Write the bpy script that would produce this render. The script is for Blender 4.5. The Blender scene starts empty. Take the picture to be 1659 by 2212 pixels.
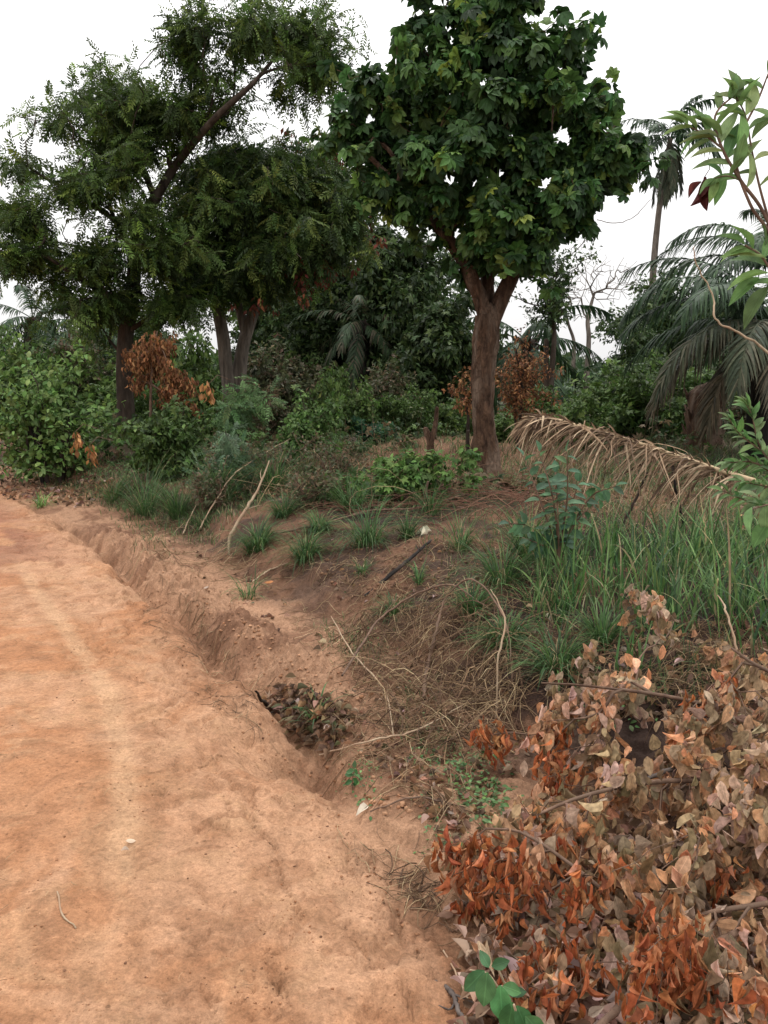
import bpy, math, random
import numpy as np
from math import radians as R, sin, cos, pi
sc = bpy.context.scene
col = sc.collection
rng = np.random.default_rng(11)
random.seed(5)

# ------------------------------------------------------------------ camera, sky, sun, exposure
H_CAM, PITCH, FPX, CX, CY = 1.6, R(8.5), 1703.0, 829.5, 1106.0
cam = bpy.data.cameras.new('camera'); camo = bpy.data.objects.new('camera', cam); col.objects.link(camo)
camo.location = (0, 0, H_CAM); camo.rotation_euler = (pi/2 - PITCH, 0, 0)
cam.sensor_fit = 'VERTICAL'; cam.sensor_height = 24; cam.lens = 24*FPX/2212
cam.clip_start = .05; cam.clip_end = 2000
sc.camera = camo

SUN_EL, SUN_ROT = R(62), R(200)
w = bpy.data.worlds.new('World'); sc.world = w; w.use_nodes = True
nt = w.node_tree; nt.nodes.clear()
def N(nt, typ, **kw):
    n = nt.nodes.new(typ)
    for k, v in kw.items():
        if hasattr(n, k) and k not in ('inputs',): setattr(n, k, v)
    return n
out = N(nt, 'ShaderNodeOutputWorld'); bg = N(nt, 'ShaderNodeBackground')
sky = N(nt, 'ShaderNodeTexSky', sky_type='NISHITA'); sky.sun_disc = False
sky.sun_elevation = SUN_EL; sky.sun_rotation = SUN_ROT; sky.air_density = 2; sky.dust_density = 6
tc = N(nt, 'ShaderNodeTexCoord'); sep = N(nt, 'ShaderNodeSeparateXYZ')
nt.links.new(tc.outputs['Generated'], sep.inputs[0])
mr = N(nt, 'ShaderNodeMapRange'); mr.inputs['From Min'].default_value = 0; mr.inputs['From Max'].default_value = 1
mr.inputs['To Min'].default_value = .82; mr.inputs['To Max'].default_value = 2.75
nt.links.new(sep.outputs['Z'], mr.inputs['Value'])
cl = N(nt, 'ShaderNodeTexNoise'); cl.inputs['Scale'].default_value = 2.2; cl.inputs['Detail'].default_value = 4
nt.links.new(tc.outputs['Generated'], cl.inputs['Vector'])
m2 = N(nt, 'ShaderNodeMapRange'); m2.inputs['To Min'].default_value = .86; m2.inputs['To Max'].default_value = 1.12
nt.links.new(cl.outputs['Fac'], m2.inputs['Value'])
mu = N(nt, 'ShaderNodeMath', operation='MULTIPLY'); nt.links.new(mr.outputs[0], mu.inputs[0]); nt.links.new(m2.outputs[0], mu.inputs[1])
ov = N(nt, 'ShaderNodeVectorMath', operation='SCALE'); ov.inputs[0].default_value = (8.72, 8.62, 8.62)
nt.links.new(mu.outputs[0], ov.inputs['Scale'])
mx = N(nt, 'ShaderNodeMix', data_type='RGBA'); mx.inputs['Factor'].default_value = .93      # cloud cover over the clear sky
nt.links.new(sky.outputs[0], mx.inputs['A']); nt.links.new(ov.outputs[0], mx.inputs['B'])
nt.links.new(mx.outputs['Result'], bg.inputs['Color']); bg.inputs['Strength'].default_value = .115
nt.links.new(bg.outputs[0], out.inputs[0])

sl = bpy.data.lights.new('sun', 'SUN'); sl.energy = 1.0; sl.angle = R(25); sl.color = (1, .96, .9)
so = bpy.data.objects.new('sun', sl); col.objects.link(so)
so.rotation_euler = (R(28), 0, R(160))          # high, thin cloud, from behind and to the right
sc.view_settings.view_transform = 'Standard'; sc.view_settings.look = 'None'
sc.view_settings.exposure = 0.13; sc.view_settings.gamma = 1
cy = sc.cycles
cy.max_bounces = 6; cy.diffuse_bounces = 3; cy.glossy_bounces = 2; cy.transmission_bounces = 3
cy.use_denoising = True; cy.sample_clamp_indirect = 4

# ------------------------------------------------------------------ numpy noise
def _hash(ix, iy, seed):
    h = (ix.astype(np.int64)*374761393 + iy.astype(np.int64)*668265263 + seed*982451653) & 0xffffffff
    h = ((h ^ (h >> 13))*1274126177) & 0xffffffff
    return ((h ^ (h >> 16)) & 0xffffff)/float(0xffffff)
def vnoise(x, y, seed=0):
    ix = np.floor(x); iy = np.floor(y); fx = x-ix; fy = y-iy
    fx = fx*fx*fx*(fx*(fx*6-15)+10); fy = fy*fy*fy*(fy*(fy*6-15)+10)
    a = _hash(ix, iy, seed); b = _hash(ix+1, iy, seed); c = _hash(ix, iy+1, seed); d = _hash(ix+1, iy+1, seed)
    return (a+(b-a)*fx)*(1-fy)+(c+(d-c)*fx)*fy
def fbm(x, y, oct=4, seed=0, gain=.5):
    s = 0; a = 1; t = 0
    for o in range(oct):
        ca, sa = cos(.6*o+.3), sin(.6*o+.3)
        s = s + a*(vnoise((x*ca-y*sa)*2**o+17*o, (x*sa+y*ca)*2**o-9*o, seed+o)-.5)*2; t += a; a *= gain
    return s/t
def sstep(a, b, x):
    t = np.clip((x-a)/(b-a), 0, 1); return t*t*(3-2*t)

# ------------------------------------------------------------------ terrain
EY = np.array([-30, -5, 0, 1.8, 3.08, 3.7, 5.0, 7.7, 10.5, 13.1, 18, 30, 400.])
EX = np.array([8.0, 1.9, .62, .14, -.30, -.60, -1.30, -2.85, -4.6, -6.4, -10.2, -22, -420.])
_ty = np.linspace(-30, 400, 8601); _tx = np.interp(_ty, EY, EX)
_k = np.hanning(31); _k /= _k.sum(); _tx2 = np.convolve(np.pad(_tx, 15, mode='edge'), _k, 'valid')
def edge_x(y): return np.interp(y, _ty, _tx2)
def sdist(x, y):
    sl_ = (edge_x(y+.2)-edge_x(y-.2))/.4
    return (x-edge_x(y))/np.sqrt(1+sl_**2)
def seg_dist(x, y, pts):
    best = np.full(np.shape(x), 1e9)
    for (ax, ay), (bx, by) in zip(pts[:-1], pts[1:]):
        dx, dy = bx-ax, by-ay; t = np.clip(((x-ax)*dx+(y-ay)*dy)/(dx*dx+dy*dy), 0, 1)
        best = np.minimum(best, np.hypot(x-ax-t*dx, y-ay-t*dy))
    return best
TRACK = [(-4.4, 9.0), (-2.9, 6.4), (-2.2, 5.3), (-1.76, 4.6), (-1.5, 4.1), (-1.3, 3.65), (-1.12, 3.2), (-1.0, 2.85), (-.92, 2.5), (-.86, 2.1), (-.8, 1.0)]
def height(x, y, fine=True):
    x = np.asarray(x, float); y = np.asarray(y, float)
    s0 = sdist(x, y)
    s = s0 + .16*fbm(x*1.6, y*1.6, 3, 3)*(.25+.75*sstep(2.2, 3.4, y)) + .06*fbm(x*7, y*7, 3, 9)
    far = sstep(10, 16, y)
    # road: gentle crown and shoulder falling to the gully
    z = -.05*sstep(-1.3, -.05, s) + .016*fbm(x*.9, y*.9, 3, 21)
    z = z - .012*np.exp(-((s0+1.9)/.35)**2)
    floor = -.19*(1-.65*far)*(.75+.25*sstep(2, 4, y))
    nr = 1-sstep(3.0, 3.9, y)
    z = z + (floor+.05)*(nr*sstep(-.30, .85, s)+(1-nr)*sstep(-.02, .32, s))
    # gully along the road with a washed out hole
    gd = .095 + .07*fbm(x*1.3, y*1.3, 2, 31)
    z = z - gd*1.15*np.exp(-((s-.22)/.10)**2)*(1-far)*(1-.75*nr)
    z = z - .20*np.exp(-(((x+.47)/.26)**2+((y-3.66)/.30)**2)**1.3)
    z = z - .10*np.exp(-(((x+.02)/.22)**2+((y-3.35)/.2)**2))
    # sand ridge standing in the ditch
    rk = sstep(3.9, 4.7, y)*(1-sstep(9.0, 11, y))
    ra = .17 + .09*fbm(x*2.2, y*2.2, 3, 41)
    rr = sstep(.28, .50, s)*(1-sstep(.55, .95, s))
    z = z + ra*rr*rk
    z = z + .13*np.exp(-(((x-.12)/.22)**2+((y-3.0)/.30)**2)) + .07*np.exp(-(((x-.55)/.25)**2+((y-2.7)/.4)**2))
    # bank up to the field
    s2 = s0 + .32*fbm(x*.8, y*.8, 3, 51) + .07*fbm(x*5, y*5, 3, 55)
    top = .24 + .30*sstep(9, 24, y) + .05*fbm(x*.35, y*.35, 3, 61)
    z = z + (top-floor)*(.55*sstep(1.35, 1.85, s2)+.45*sstep(1.6, 2.9, s2))*(1-.0*far)
    fld = sstep(1.6, 3, s2)
    z = z + fld*(.05*fbm(x*1.1, y*1.1, 4, 71))
    # hoed earth mounds out in the field
    md = np.maximum(fbm(x*.9+4, y*.8, 2, 81), 0)*.28*sstep(12.5, 15, y)*fld
    z = z + md*(1-sstep(40, 60, y))
    z = z + .6*fbm(x*.02, y*.02, 2, 91)*sstep(60, 200, y)
    if fine:
        # horizontal ledges where the wall has slumped
        lg = z+.03*fbm(x*4, y*4, 3, 301); st_ = .045; zq = (np.floor(lg/st_)+sstep(.25, .75, lg/st_-np.floor(lg/st_)))*st_-(lg-z)
        z = z + (zq-z)*.8*sstep(.12, .3, s)*(1-sstep(2.4, 3., s))*(1-far)
        soft = sstep(-.55, .1, s)
        n1 = fbm(x*9, y*9, 5, 101, .6)
        z = z + .017*n1*(.14+.86*soft)*(1+.9*rr*rk)
        rdg = 1-np.abs(fbm(x*5+.8*n1, y*5, 3, 111))*2.6
        z = z - .022*np.clip(rdg-.62, 0, 1)*soft*(.35+.65*(rr*rk))*1.8
        # rain cuts across the shoulder of the road
        crk = 1-np.abs(fbm((x*.9+y*.45)*6+1.2*fbm(x*3, y*3, 2, 5), (y*.9-x*.45)*2.0, 3, 121))*3
        z = z - .034*np.clip(crk-.6, 0, 1)*2*sstep(-.85, -.25, s)*(1-sstep(.0, .3, s))
        z = z + .012*fbm(x*16, y*16, 3, 151, .6)*sstep(-.4, .05, s)
        # steep gully face fluting
        z = z - .02*np.clip(fbm(x*6, y*6, 3, 131), 0, 1)*np.exp(-((s-.42)/.13)**2)*rk
        # crumbling lumps with creases between them
        bil = np.abs(fbm(x*7+.5*n1, y*7, 4, 161, .55))
        z = z + (.06*rr*rk+.020*soft)*(bil-.25)*2
        bil2 = np.abs(fbm(x*19, y*19, 3, 171, .6)); z = z + (.013*soft+.014*rr*rk)*(bil2-.25)*2
        # open cracks where the shoulder is breaking away, roughly across the slope
        cn = fbm((x*.8+y*.6)*5+1.5*fbm(x*4, y*4, 3, 5), (y*.8-x*.6)*1.7, 3, 181)
        z = z - .026*np.exp(-(cn/.045)**2)*sstep(-.95, -.35, s)*(1-sstep(.05, .4, s))*sstep(-.1, .15, fbm(x*1.7, y*1.7, 2, 185))
        cn2 = fbm(x*6+n1*.5, y*6, 3, 191)
        z = z - .014*np.exp(-(cn2/.05)**2)*sstep(-.2, .2, s)*sstep(-.1, .2, fbm(x*1.3, y*1.3, 2, 195))
        # grit on the road
        z = z + .0055*fbm(x*26, y*26, 3, 141, .7)*(1-.5*soft) + .004*fbm(x*5, y*5, 3, 143)
        td = seg_dist(x, y, TRACK)
        z = z - .007*np.exp(-(td/.06)**4) + .0022*np.sin(y*150)*np.exp(-(td/.055)**4)
    return z
def hz(x, y, fine=False): return float(height(np.array([x]), np.array([y]), fine)[0])
_grid = {}
def hgrid(x, y):
    gx_, gy_, Z_ = _grid['g']; x = np.asarray(x, float); y = np.asarray(y, float)
    i = np.clip(np.searchsorted(gx_, x)-1, 0, len(gx_)-2); j = np.clip(np.searchsorted(gy_, y)-1, 0, len(gy_)-2)
    fx = np.clip((x-gx_[i])/(gx_[i+1]-gx_[i]), 0, 1); fy = np.clip((y-gy_[j])/(gy_[j+1]-gy_[j]), 0, 1)
    return (Z_[j, i]*(1-fx)+Z_[j, i+1]*fx)*(1-fy)+(Z_[j+1, i]*(1-fx)+Z_[j+1, i+1]*fx)*fy
def hz(x, y, fine=False): return float(hgrid(np.array([x]), np.array([y]))[0])
def raydir(px, py):
    a = (px-CX)/FPX; b = (CY-py)/FPX
    return np.array([a, b*sin(PITCH)+cos(PITCH), b*cos(PITCH)-sin(PITCH)])
def at(px, py, Y):
    """the place out in the scene, Y metres down the road, that the photo shows at px, py"""
    d = raydir(px, py); return np.array([0, 0, H_CAM]) + d*(Y/d[1])
def G(px, py, ymax=60):
    d = raydir(px, py); t = np.concatenate([np.arange(1.2, 12, .02), np.geomspace(12, ymax, 400)])/d[1]
    P = np.array([0, 0, H_CAM])[None]+d[None]*t[:, None]
    below = P[:, 2] < hgrid(P[:, 0], P[:, 1])
    i = int(np.argmax(below)) if below.any() else len(t)-1
    p = P[i]; return np.array([p[0], p[1], hz(p[0], p[1])])

# ------------------------------------------------------------------ mesh / object helpers
def tag(o, label=None, cat=None, group=None, kind=None):
    if label: o['label'] = label
    if cat: o['category'] = cat
    if group: o['group'] = group
    if kind: o['kind'] = kind
    return o
def empty(name, loc, label, cat, group=None):
    o = bpy.data.objects.new(name, None); o.location = tuple(float(v) for v in loc); col.objects.link(o)
    o.empty_display_size = .2
    return tag(o, label, cat, group)
def mesh_np(name, V, Fs, mat, parent=None, cols=None, smooth=True, uv=None, origin=None):
    """V (n,3); Fs list of (m,k) index arrays; cols (n,3) per vertex"""
    V = np.asarray(V, float)
    if origin is None and parent is not None: origin = np.array(parent.location)
    if origin is None: origin = np.zeros(3)
    me = bpy.data.meshes.new(name); V = V-np.asarray(origin)
    if not isinstance(Fs, (list, tuple)): Fs = [Fs]
    Fs = [np.asarray(f, np.int64) for f in Fs if len(f)]
    me.vertices.add(len(V)); me.vertices.foreach_set('co', V.astype(np.float32).ravel())
    nl = sum(f.size for f in Fs); nf = sum(len(f) for f in Fs)
    me.loops.add(nl); me.loops.foreach_set('vertex_index', np.concatenate([f.ravel() for f in Fs]).astype(np.int32))
    me.polygons.add(nf)
    st = np.concatenate([np.full(len(f), f.shape[1]) for f in Fs])
    me.polygons.foreach_set('loop_start', np.concatenate([[0], np.cumsum(st)[:-1]]).astype(np.int32))
    me.polygons.foreach_set('use_smooth', np.full(nf, smooth))
    if cols is not None:
        a = me.color_attributes.new('Col', 'FLOAT_COLOR', 'POINT')
        c = np.ones((len(V), 4), np.float32); c[:, :3] = cols; a.data.foreach_set('color', c.ravel())
    if uv is not None:
        u = me.uv_layers.new(name='UVMap'); li = np.concatenate([f.ravel() for f in Fs])
        u.data.foreach_set('uv', np.asarray(uv, np.float32)[li].ravel())
    me.update(calc_edges=True)
    if mat: me.materials.append(mat)
    o = bpy.data.objects.new(name, me); col.objects.link(o)
    if parent is not None: o.parent = parent
    else: o.location = tuple(float(v) for v in origin)
    return o
class Acc:
    def __init__(s): s.V = []; s.F = {}; s.C = []; s.U = []; s.n = 0
    def add(s, V, Fs, c=None, uv=None):
        V = np.asarray(V, float)
        for f in (Fs if isinstance(Fs, (list, tuple)) else [Fs]):
            f = np.asarray(f, np.int64)
            if len(f): s.F.setdefault(f.shape[1], []).append(f+s.n)
        s.V.append(V); s.n += len(V)
        s.C.append(np.broadcast_to(np.asarray(c if c is not None else (1, 1, 1), float), (len(V), 3)))
        s.U.append(uv if uv is not None else np.zeros((len(V), 2)))
    def build(s, name, mat, parent=None, smooth=True, origin=None):
        return mesh_np(name, np.concatenate(s.V), [np.concatenate(v) for v in s.F.values()], mat, parent,
                       np.concatenate(s.C), smooth, np.concatenate(s.U), origin)
def copy_tree(o, loc, rz=0, scale=1, label=None):
    r = o.copy(); col.objects.link(r); r.location = tuple(float(v) for v in loc); r.rotation_euler = (0, 0, rz)
    r.scale = (scale,)*3 if np.isscalar(scale) else scale
    if label: r['label'] = label
    for ch in o.children:
        c = ch.copy(); col.objects.link(c); c.parent = r
    return r

def tube(pts, rad, k=6, rough=0, seed=0):
    pts = np.asarray(pts, float); rad = np.broadcast_to(np.asarray(rad, float), (len(pts),))
    T = np.gradient(pts, axis=0); T /= np.linalg.norm(T, axis=1)[:, None]+1e-9
    ref = np.array([1., 0, 0]) if abs(T[0][0]) < .8 else np.array([0, 1., 0])
    X = ref-T[0]*ref.dot(T[0]); X /= np.linalg.norm(X)
    n = len(pts); V = np.zeros((n, k, 3)); a = np.arange(k)*2*pi/k; ca = np.cos(a)[:, None]; sa = np.sin(a)[:, None]
    for i in range(n):
        X = X-T[i]*X.dot(T[i]); X /= np.linalg.norm(X)+1e-9; Y = np.cross(T[i], X)
        rr = rad[i]
        if rough:
            z = pts[i][2]*1.2+pts[i][0]*.6
            rr = rad[i]*(1+rough*(fbm(np.cos(a)*1.3+seed, np.sin(a)*1.3+z*.7, 4, 7+seed)+.6*fbm(np.cos(a)*2.2+z*1.7, np.sin(a)*2.2-z, 4, 3+seed, .6)+.25*np.abs(fbm(np.cos(a)*6+3, np.sin(a)*6+z*2, 3, 33))))[:, None]
        V[i] = pts[i]+(X*ca+Y*sa)*rr
    V = V.reshape(-1, 3)
    i = np.arange(n-1)[:, None]*k; j = np.arange(k)[None]; j2 = (j+1) % k
    F = np.stack([i+j, i+j2, i+k+j2, i+k+j], -1).reshape(-1, 4)
    V = np.vstack([V, pts[-1:]+T[-1:]*rad[-1]*.5]); c = len(V)-1
    j = np.arange(k); Ft = np.stack([(n-1)*k+j, (n-1)*k+(j+1) % k, np.full(k, c)], -1)
    return V, [F, Ft]
def spline(P, n):
    P = np.asarray(P, float); Q = np.vstack([2*P[0]-P[1], P, 2*P[-1]-P[-2]]); m = len(P)-1
    t = np.linspace(0, m, n); i = np.minimum(t.astype(int), m-1); f = (t-i)[:, None]
    a, b, c, d = Q[i], Q[i+1], Q[i+2], Q[i+3]
    return .5*((2*b)+(c-a)*f+(2*a-5*b+4*c-d)*f**2+(3*b-3*c+d-a)*f**3)

# ------------------------------------------------------------------ materials
def newmat(name):
    m = bpy.data.materials.new(name); m.use_nodes = True; m.node_tree.nodes.clear(); return m, m.node_tree
def leaf_mat(name, transl=.35, rough=.5, spec=.35, midrib=0, lo=.72, hi=1.25, nscale=14):
    m, t = newmat(name); L = t.links.new
    o = N(t, 'ShaderNodeOutputMaterial'); p = N(t, 'ShaderNodeBsdfPrincipled'); tr = N(t, 'ShaderNodeBsdfTranslucent')
    at_ = N(t, 'ShaderNodeAttribute', attribute_name='Col'); mix = N(t, 'ShaderNodeMixShader'); mix.inputs[0].default_value = transl
    tc = N(t, 'ShaderNodeTexCoord'); no = N(t, 'ShaderNodeTexNoise'); no.inputs['Scale'].default_value = nscale; no.inputs['Detail'].default_value = 3
    L(tc.outputs['Object'], no.inputs['Vector'])
    mr = N(t, 'ShaderNodeMapRange'); mr.inputs['From Min'].default_value = .3; mr.inputs['From Max'].default_value = .7
    mr.inputs['To Min'].default_value = lo; mr.inputs['To Max'].default_value = hi; L(no.outputs['Fac'], mr.inputs['Value'])
    sc_ = N(t, 'ShaderNodeVectorMath', operation='SCALE'); L(at_.outputs['Color'], sc_.inputs[0]); L(mr.outputs[0], sc_.inputs['Scale'])
    c = sc_.outputs[0]
    if midrib:
        uv = N(t, 'ShaderNodeSeparateXYZ'); L(tc.outputs['UV'], uv.inputs[0])
        ab = N(t, 'ShaderNodeMath', operation='ABSOLUTE'); L(uv.outputs['X'], ab.inputs[0])
        r1 = N(t, 'ShaderNodeMapRange'); r1.inputs['From Min'].default_value = .02; r1.inputs['From Max'].default_value = .09
        r1.inputs['To Min'].default_value = 1; r1.inputs['To Max'].default_value = 0; L(ab.outputs[0], r1.inputs['Value'])
        # side veins run forward from the midrib
        ad = N(t, 'ShaderNodeMath', operation='MULTIPLY_ADD'); L(ab.outputs[0], ad.inputs[0]); ad.inputs[1].default_value = -.35; L(uv.outputs['Y'], ad.inputs[2])
        fr = N(t, 'ShaderNodeMath', operation='MULTIPLY'); L(ad.outputs[0], fr.inputs[0]); fr.inputs[1].default_value = 62
        sn = N(t, 'ShaderNodeMath', operation='SINE'); L(fr.outputs[0], sn.inputs[0])
        r2 = N(t, 'ShaderNodeMapRange'); r2.inputs['From Min'].default_value = .85; r2.inputs['From Max'].default_value = 1
        r2.inputs['To Max'].default_value = .35; L(sn.outputs[0], r2.inputs['Value'])
        mxv = N(t, 'ShaderNodeMath', operation='MAXIMUM'); L(r1.outputs[0], mxv.inputs[0]); L(r2.outputs[0], mxv.inputs[1])
        ml = N(t, 'ShaderNodeMath', operation='MULTIPLY'); L(mxv.outputs[0], ml.inputs[0]); ml.inputs[1].default_value = .55*midrib
        mc = N(t, 'ShaderNodeMix', data_type='RGBA'); L(ml.outputs[0], mc.inputs['Factor']); L(c, mc.inputs['A'])
        br = N(t, 'ShaderNodeVectorMath', operation='SCALE'); br.inputs['Scale'].default_value = 1.7; L(c, br.inputs[0]); L(br.outputs[0], mc.inputs['B'])
        c = mc.outputs['Result']
        bp = N(t, 'ShaderNodeBump'); bp.inputs['Strength'].default_value = .35; bp.inputs['Distance'].default_value = .003
        L(mxv.outputs[0], bp.inputs['Height']); L(bp.outputs[0], p.inputs['Normal'])
    L(c, p.inputs['Base Color']); L(c, tr.inputs['Color'])
    p.inputs['Roughness'].default_value = rough; p.inputs['Specular IOR Level'].default_value = spec
    L(p.outputs[0], mix.inputs[1]); L(tr.outputs[0], mix.inputs[2]); L(mix.outputs[0], o.inputs[0])
    return m
def bark_mat(name, c1, c2, c3, scale=6, stretch=.25, bump=.7, dist=.03, vor=3):
    m, t = newmat(name); L = t.links.new
    o = N(t, 'ShaderNodeOutputMaterial'); p = N(t, 'ShaderNodeBsdfPrincipled'); tc = N(t, 'ShaderNodeTexCoord')
    mp = N(t, 'ShaderNodeMapping'); mp.inputs['Scale'].default_value = (1, 1, stretch); L(tc.outputs['Object'], mp.inputs[0])
    n1 = N(t, 'ShaderNodeTexNoise'); n1.inputs['Scale'].default_value = scale; n1.inputs['Detail'].default_value = 8; n1.inputs['Roughness'].default_value = .65
    n2 = N(t, 'ShaderNodeTexNoise'); n2.inputs['Scale'].default_value = scale*.35; n2.inputs['Detail'].default_value = 4
    vo = N(t, 'ShaderNodeTexVoronoi', feature='DISTANCE_TO_EDGE'); vo.inputs['Scale'].default_value = scale*1.8
    for q in (n1, n2): L(mp.outputs[0], q.inputs['Vector'])
    wr = N(t, 'ShaderNodeMix', data_type='VECTOR'); wr.inputs['Factor'].default_value = .12
    L(mp.outputs[0], wr.inputs['A']); L(n1.outputs['Color'], wr.inputs['B']); L(wr.outputs['Result'], vo.inputs['Vector'])
    rp = N(t, 'ShaderNodeValToRGB'); e = rp.color_ramp.elements
    e[0].position = .32; e[0].color = (*c1, 1); e[1].position = .68; e[1].color = (*c2, 1); L(n1.outputs['Fac'], rp.inputs[0])
    r2 = N(t, 'ShaderNodeMapRange'); r2.inputs['From Min'].default_value = .48; r2.inputs['From Max'].default_value = .62; L(n2.outputs['Fac'], r2.inputs['Value'])
    mx = N(t, 'ShaderNodeMix', data_type='RGBA'); L(r2.outputs[0], mx.inputs['Factor']); L(rp.outputs[0], mx.inputs['A']); mx.inputs['B'].default_value = (*c3, 1)
    L(mx.outputs['Result'], p.inputs['Base Color']); p.inputs['Roughness'].default_value = .9; p.inputs['Specular IOR Level'].default_value = .2
    hs = N(t, 'ShaderNodeMath', operation='MULTIPLY_ADD'); cr = N(t, 'ShaderNodeMath', operation='MINIMUM'); cr.inputs[1].default_value = .12
    L(vo.outputs['Distance'], cr.inputs[0]); L(cr.outputs[0], hs.inputs[0]); hs.inputs[1].default_value = vor; L(n1.outputs['Fac'], hs.inputs[2])
    b = N(t, 'ShaderNodeBump'); b.inputs['Strength'].default_value = bump; b.inputs['Distance'].default_value = dist
    L(hs.outputs[0], b.inputs['Height']); L(b.outputs[0], p.inputs['Normal']); L(p.outputs[0], o.inputs[0])
    return m
def soil_mat():
    m, t = newmat('laterite_soil'); L = t.links.new
    o = N(t, 'ShaderNodeOutputMaterial'); p = N(t, 'ShaderNodeBsdfPrincipled'); tc = N(t, 'ShaderNodeTexCoord')
    at_ = N(t, 'ShaderNodeAttribute', attribute_name='Col')
    def noise(s, d=5, r=.6):
        n = N(t, 'ShaderNodeTexNoise'); n.inputs['Scale'].default_value = s; n.inputs['Detail'].default_value = d; n.inputs['Roughness'].default_value = r
        L(tc.outputs['Object'], n.inputs['Vector']); return n.outputs['Fac']
    def rng_(v, a, b, c, d):
        r = N(t, 'ShaderNodeMapRange'); L(v, r.inputs['Value'])
        for k, q in zip(('From Min', 'From Max', 'To Min', 'To Max'), (a, b, c, d)): r.inputs[k].default_value = q
        return r.outputs[0]
    def mul(a, b):
        q = N(t, 'ShaderNodeMath', operation='MULTIPLY'); L(a, q.inputs[0])
        if isinstance(b, float): q.inputs[1].default_value = b
        else: L(b, q.inputs[1])
        return q.outputs[0]
    fine = noise(55, 6, .75); mid = noise(9, 6, .65); big = noise(1.6, 4)
    fin2 = noise(170, 3, .7)
    v = mul(mul(mul(rng_(fine, .3, .7, .66, 1.28), rng_(fin2, .3, .7, .8, 1.16)), rng_(mid, .3, .7, .80, 1.15)), rng_(big, .3, .7, .93, 1.05))
    # dark grit
    vo = N(t, 'ShaderNodeTexVoronoi'); vo.inputs['Scale'].default_value = 42; L(tc.outputs['Object'], vo.inputs['Vector'])
    sp = N(t, 'ShaderNodeSeparateColor'); L(vo.outputs['Color'], sp.inputs[0])
    pick = rng_(sp.outputs[0], .86, .88, 0, 1); near = rng_(vo.outputs['Distance'], .12, .32, 1, 0)
    grit = mul(mul(pick, near), rng_(mid, .42, .58, 0., 1.))
    v = mul(v, rng_(grit, 0, 1, 1, .62))
    s = N(t, 'ShaderNodeVectorMath', operation='SCALE'); L(at_.outputs['Color'], s.inputs[0]); L(v, s.inputs['Scale'])
    L(s.outputs[0], p.inputs['Base Color']); p.inputs['Roughness'].default_value = .95; p.inputs['Specular IOR Level'].default_value = .15
    h = N(t, 'ShaderNodeMath', operation='ADD'); L(fine, h.inputs[0]); L(mul(grit, .8), h.inputs[1])
    h2 = N(t, 'ShaderNodeMath', operation='MULTIPLY_ADD'); L(mid, h2.inputs[0]); h2.inputs[1].default_value = 2.; L(h.outputs[0], h2.inputs[2])
    b = N(t, 'ShaderNodeBump'); b.inputs['Strength'].default_value = .9; b.inputs['Distance'].default_value = .011
    L(h2.outputs[0], b.inputs['Height']); L(b.outputs[0], p.inputs['Normal']); L(p.outputs[0], o.inputs[0])
    return m
M = dict(
    leaf=leaf_mat('broad_green_leaf', .34, .5, .22), palmate=leaf_mat('palmate_green_leaf', .30, .5, .2),
    near=leaf_mat('near_green_leaf', .4, .5, .3, midrib=1, nscale=30), grass=leaf_mat('grass_blade', .35, .55, .25),
    dead=leaf_mat('dead_leaf', .30, .7, .12, midrib=.8, nscale=55, lo=.58, hi=1.3), deadfar=leaf_mat('dead_leaf_far', .25, .7, .15),
    dry=leaf_mat('dry_straw', .12, .8, .12, nscale=30), palm=leaf_mat('palm_leaflet', .25, .5, .2), soil=soil_mat(),
    clod=leaf_mat('soil_clod', 0, .95, .1, nscale=60),
    bark_brown=bark_mat('brown_scarred_bark', (.032, .017, .011), (.15, .085, .052), (.18, .125, .09), 11, .35, 1., .07, 1.6),
    bark_dark=bark_mat('dark_bark', (.018, .013, .010), (.06, .042, .03), (.09, .07, .055), 9, .3),
    bark_pale=bark_mat('pale_grey_bark', (.045, .036, .03), (.27, .225, .185), (.10, .08, .065), 9, .15, 1.),
    bark_char=bark_mat('charred_bark', (.008, .007, .007), (.03, .025, .022), (.07, .05, .04), 9, .2),
    twig=bark_mat('twig_bark', (.06, .035, .025), (.20, .125, .085), (.13, .085, .06), 20, .5, .4, .004),
    twig_pale=bark_mat('pale_twig', (.22, .16, .10), (.42, .32, .22), (.30, .2, .13), 20, .5, .4, .004),
    twig_grey=bark_mat('grey_twig', (.05, .04, .035), (.14, .115, .1), (.10, .08, .07), 20, .5, .4, .004),
)

# ------------------------------------------------------------------ ground sheets
def axis(lo, hi, base, k, c=0.):
    v = [c]; 
    while v[-1] < hi: v.append(v[-1]+max(base, k*abs(v[-1]-c)))
    u = [c]
    while u[-1] > lo: u.append(u[-1]-max(base, k*abs(u[-1]-c)))
    return np.array(u[::-1]+v[1:])
gx = np.concatenate([np.arange(-4.2, 2.6, .0135), 2.6+np.cumsum(.0135*1.012**np.arange(500)), -4.2-np.cumsum(.0135*1.012**np.arange(500))])
gx = np.unique(np.round(gx[np.abs(gx) < 430], 4)); keep = [0]
for i in range(1, len(gx)):
    if gx[i]-gx[keep[-1]] > .008: keep.append(i)
gx = gx[keep]
ys = [-6.]
while ys[-1] < 430:
    y = ys[-1]
    st = .25 if y < 1.0 else (.0125 if y < 3.2 else .0125+(y-3.2)*.0037)
    ys.append(y+st)
gy = np.array(ys)
X, Y = np.meshgrid(gx, gy)
Z = height(X, Y)
nx, ny = len(gx), len(gy)
_grid['g'] = (gx, gy, Z)
e = .004
NXv = -(np.gradient(Z, axis=1)/np.gradient(X, axis=1)); NYv = -(np.gradient(Z, axis=0)/np.gradient(Y, axis=0))
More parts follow.
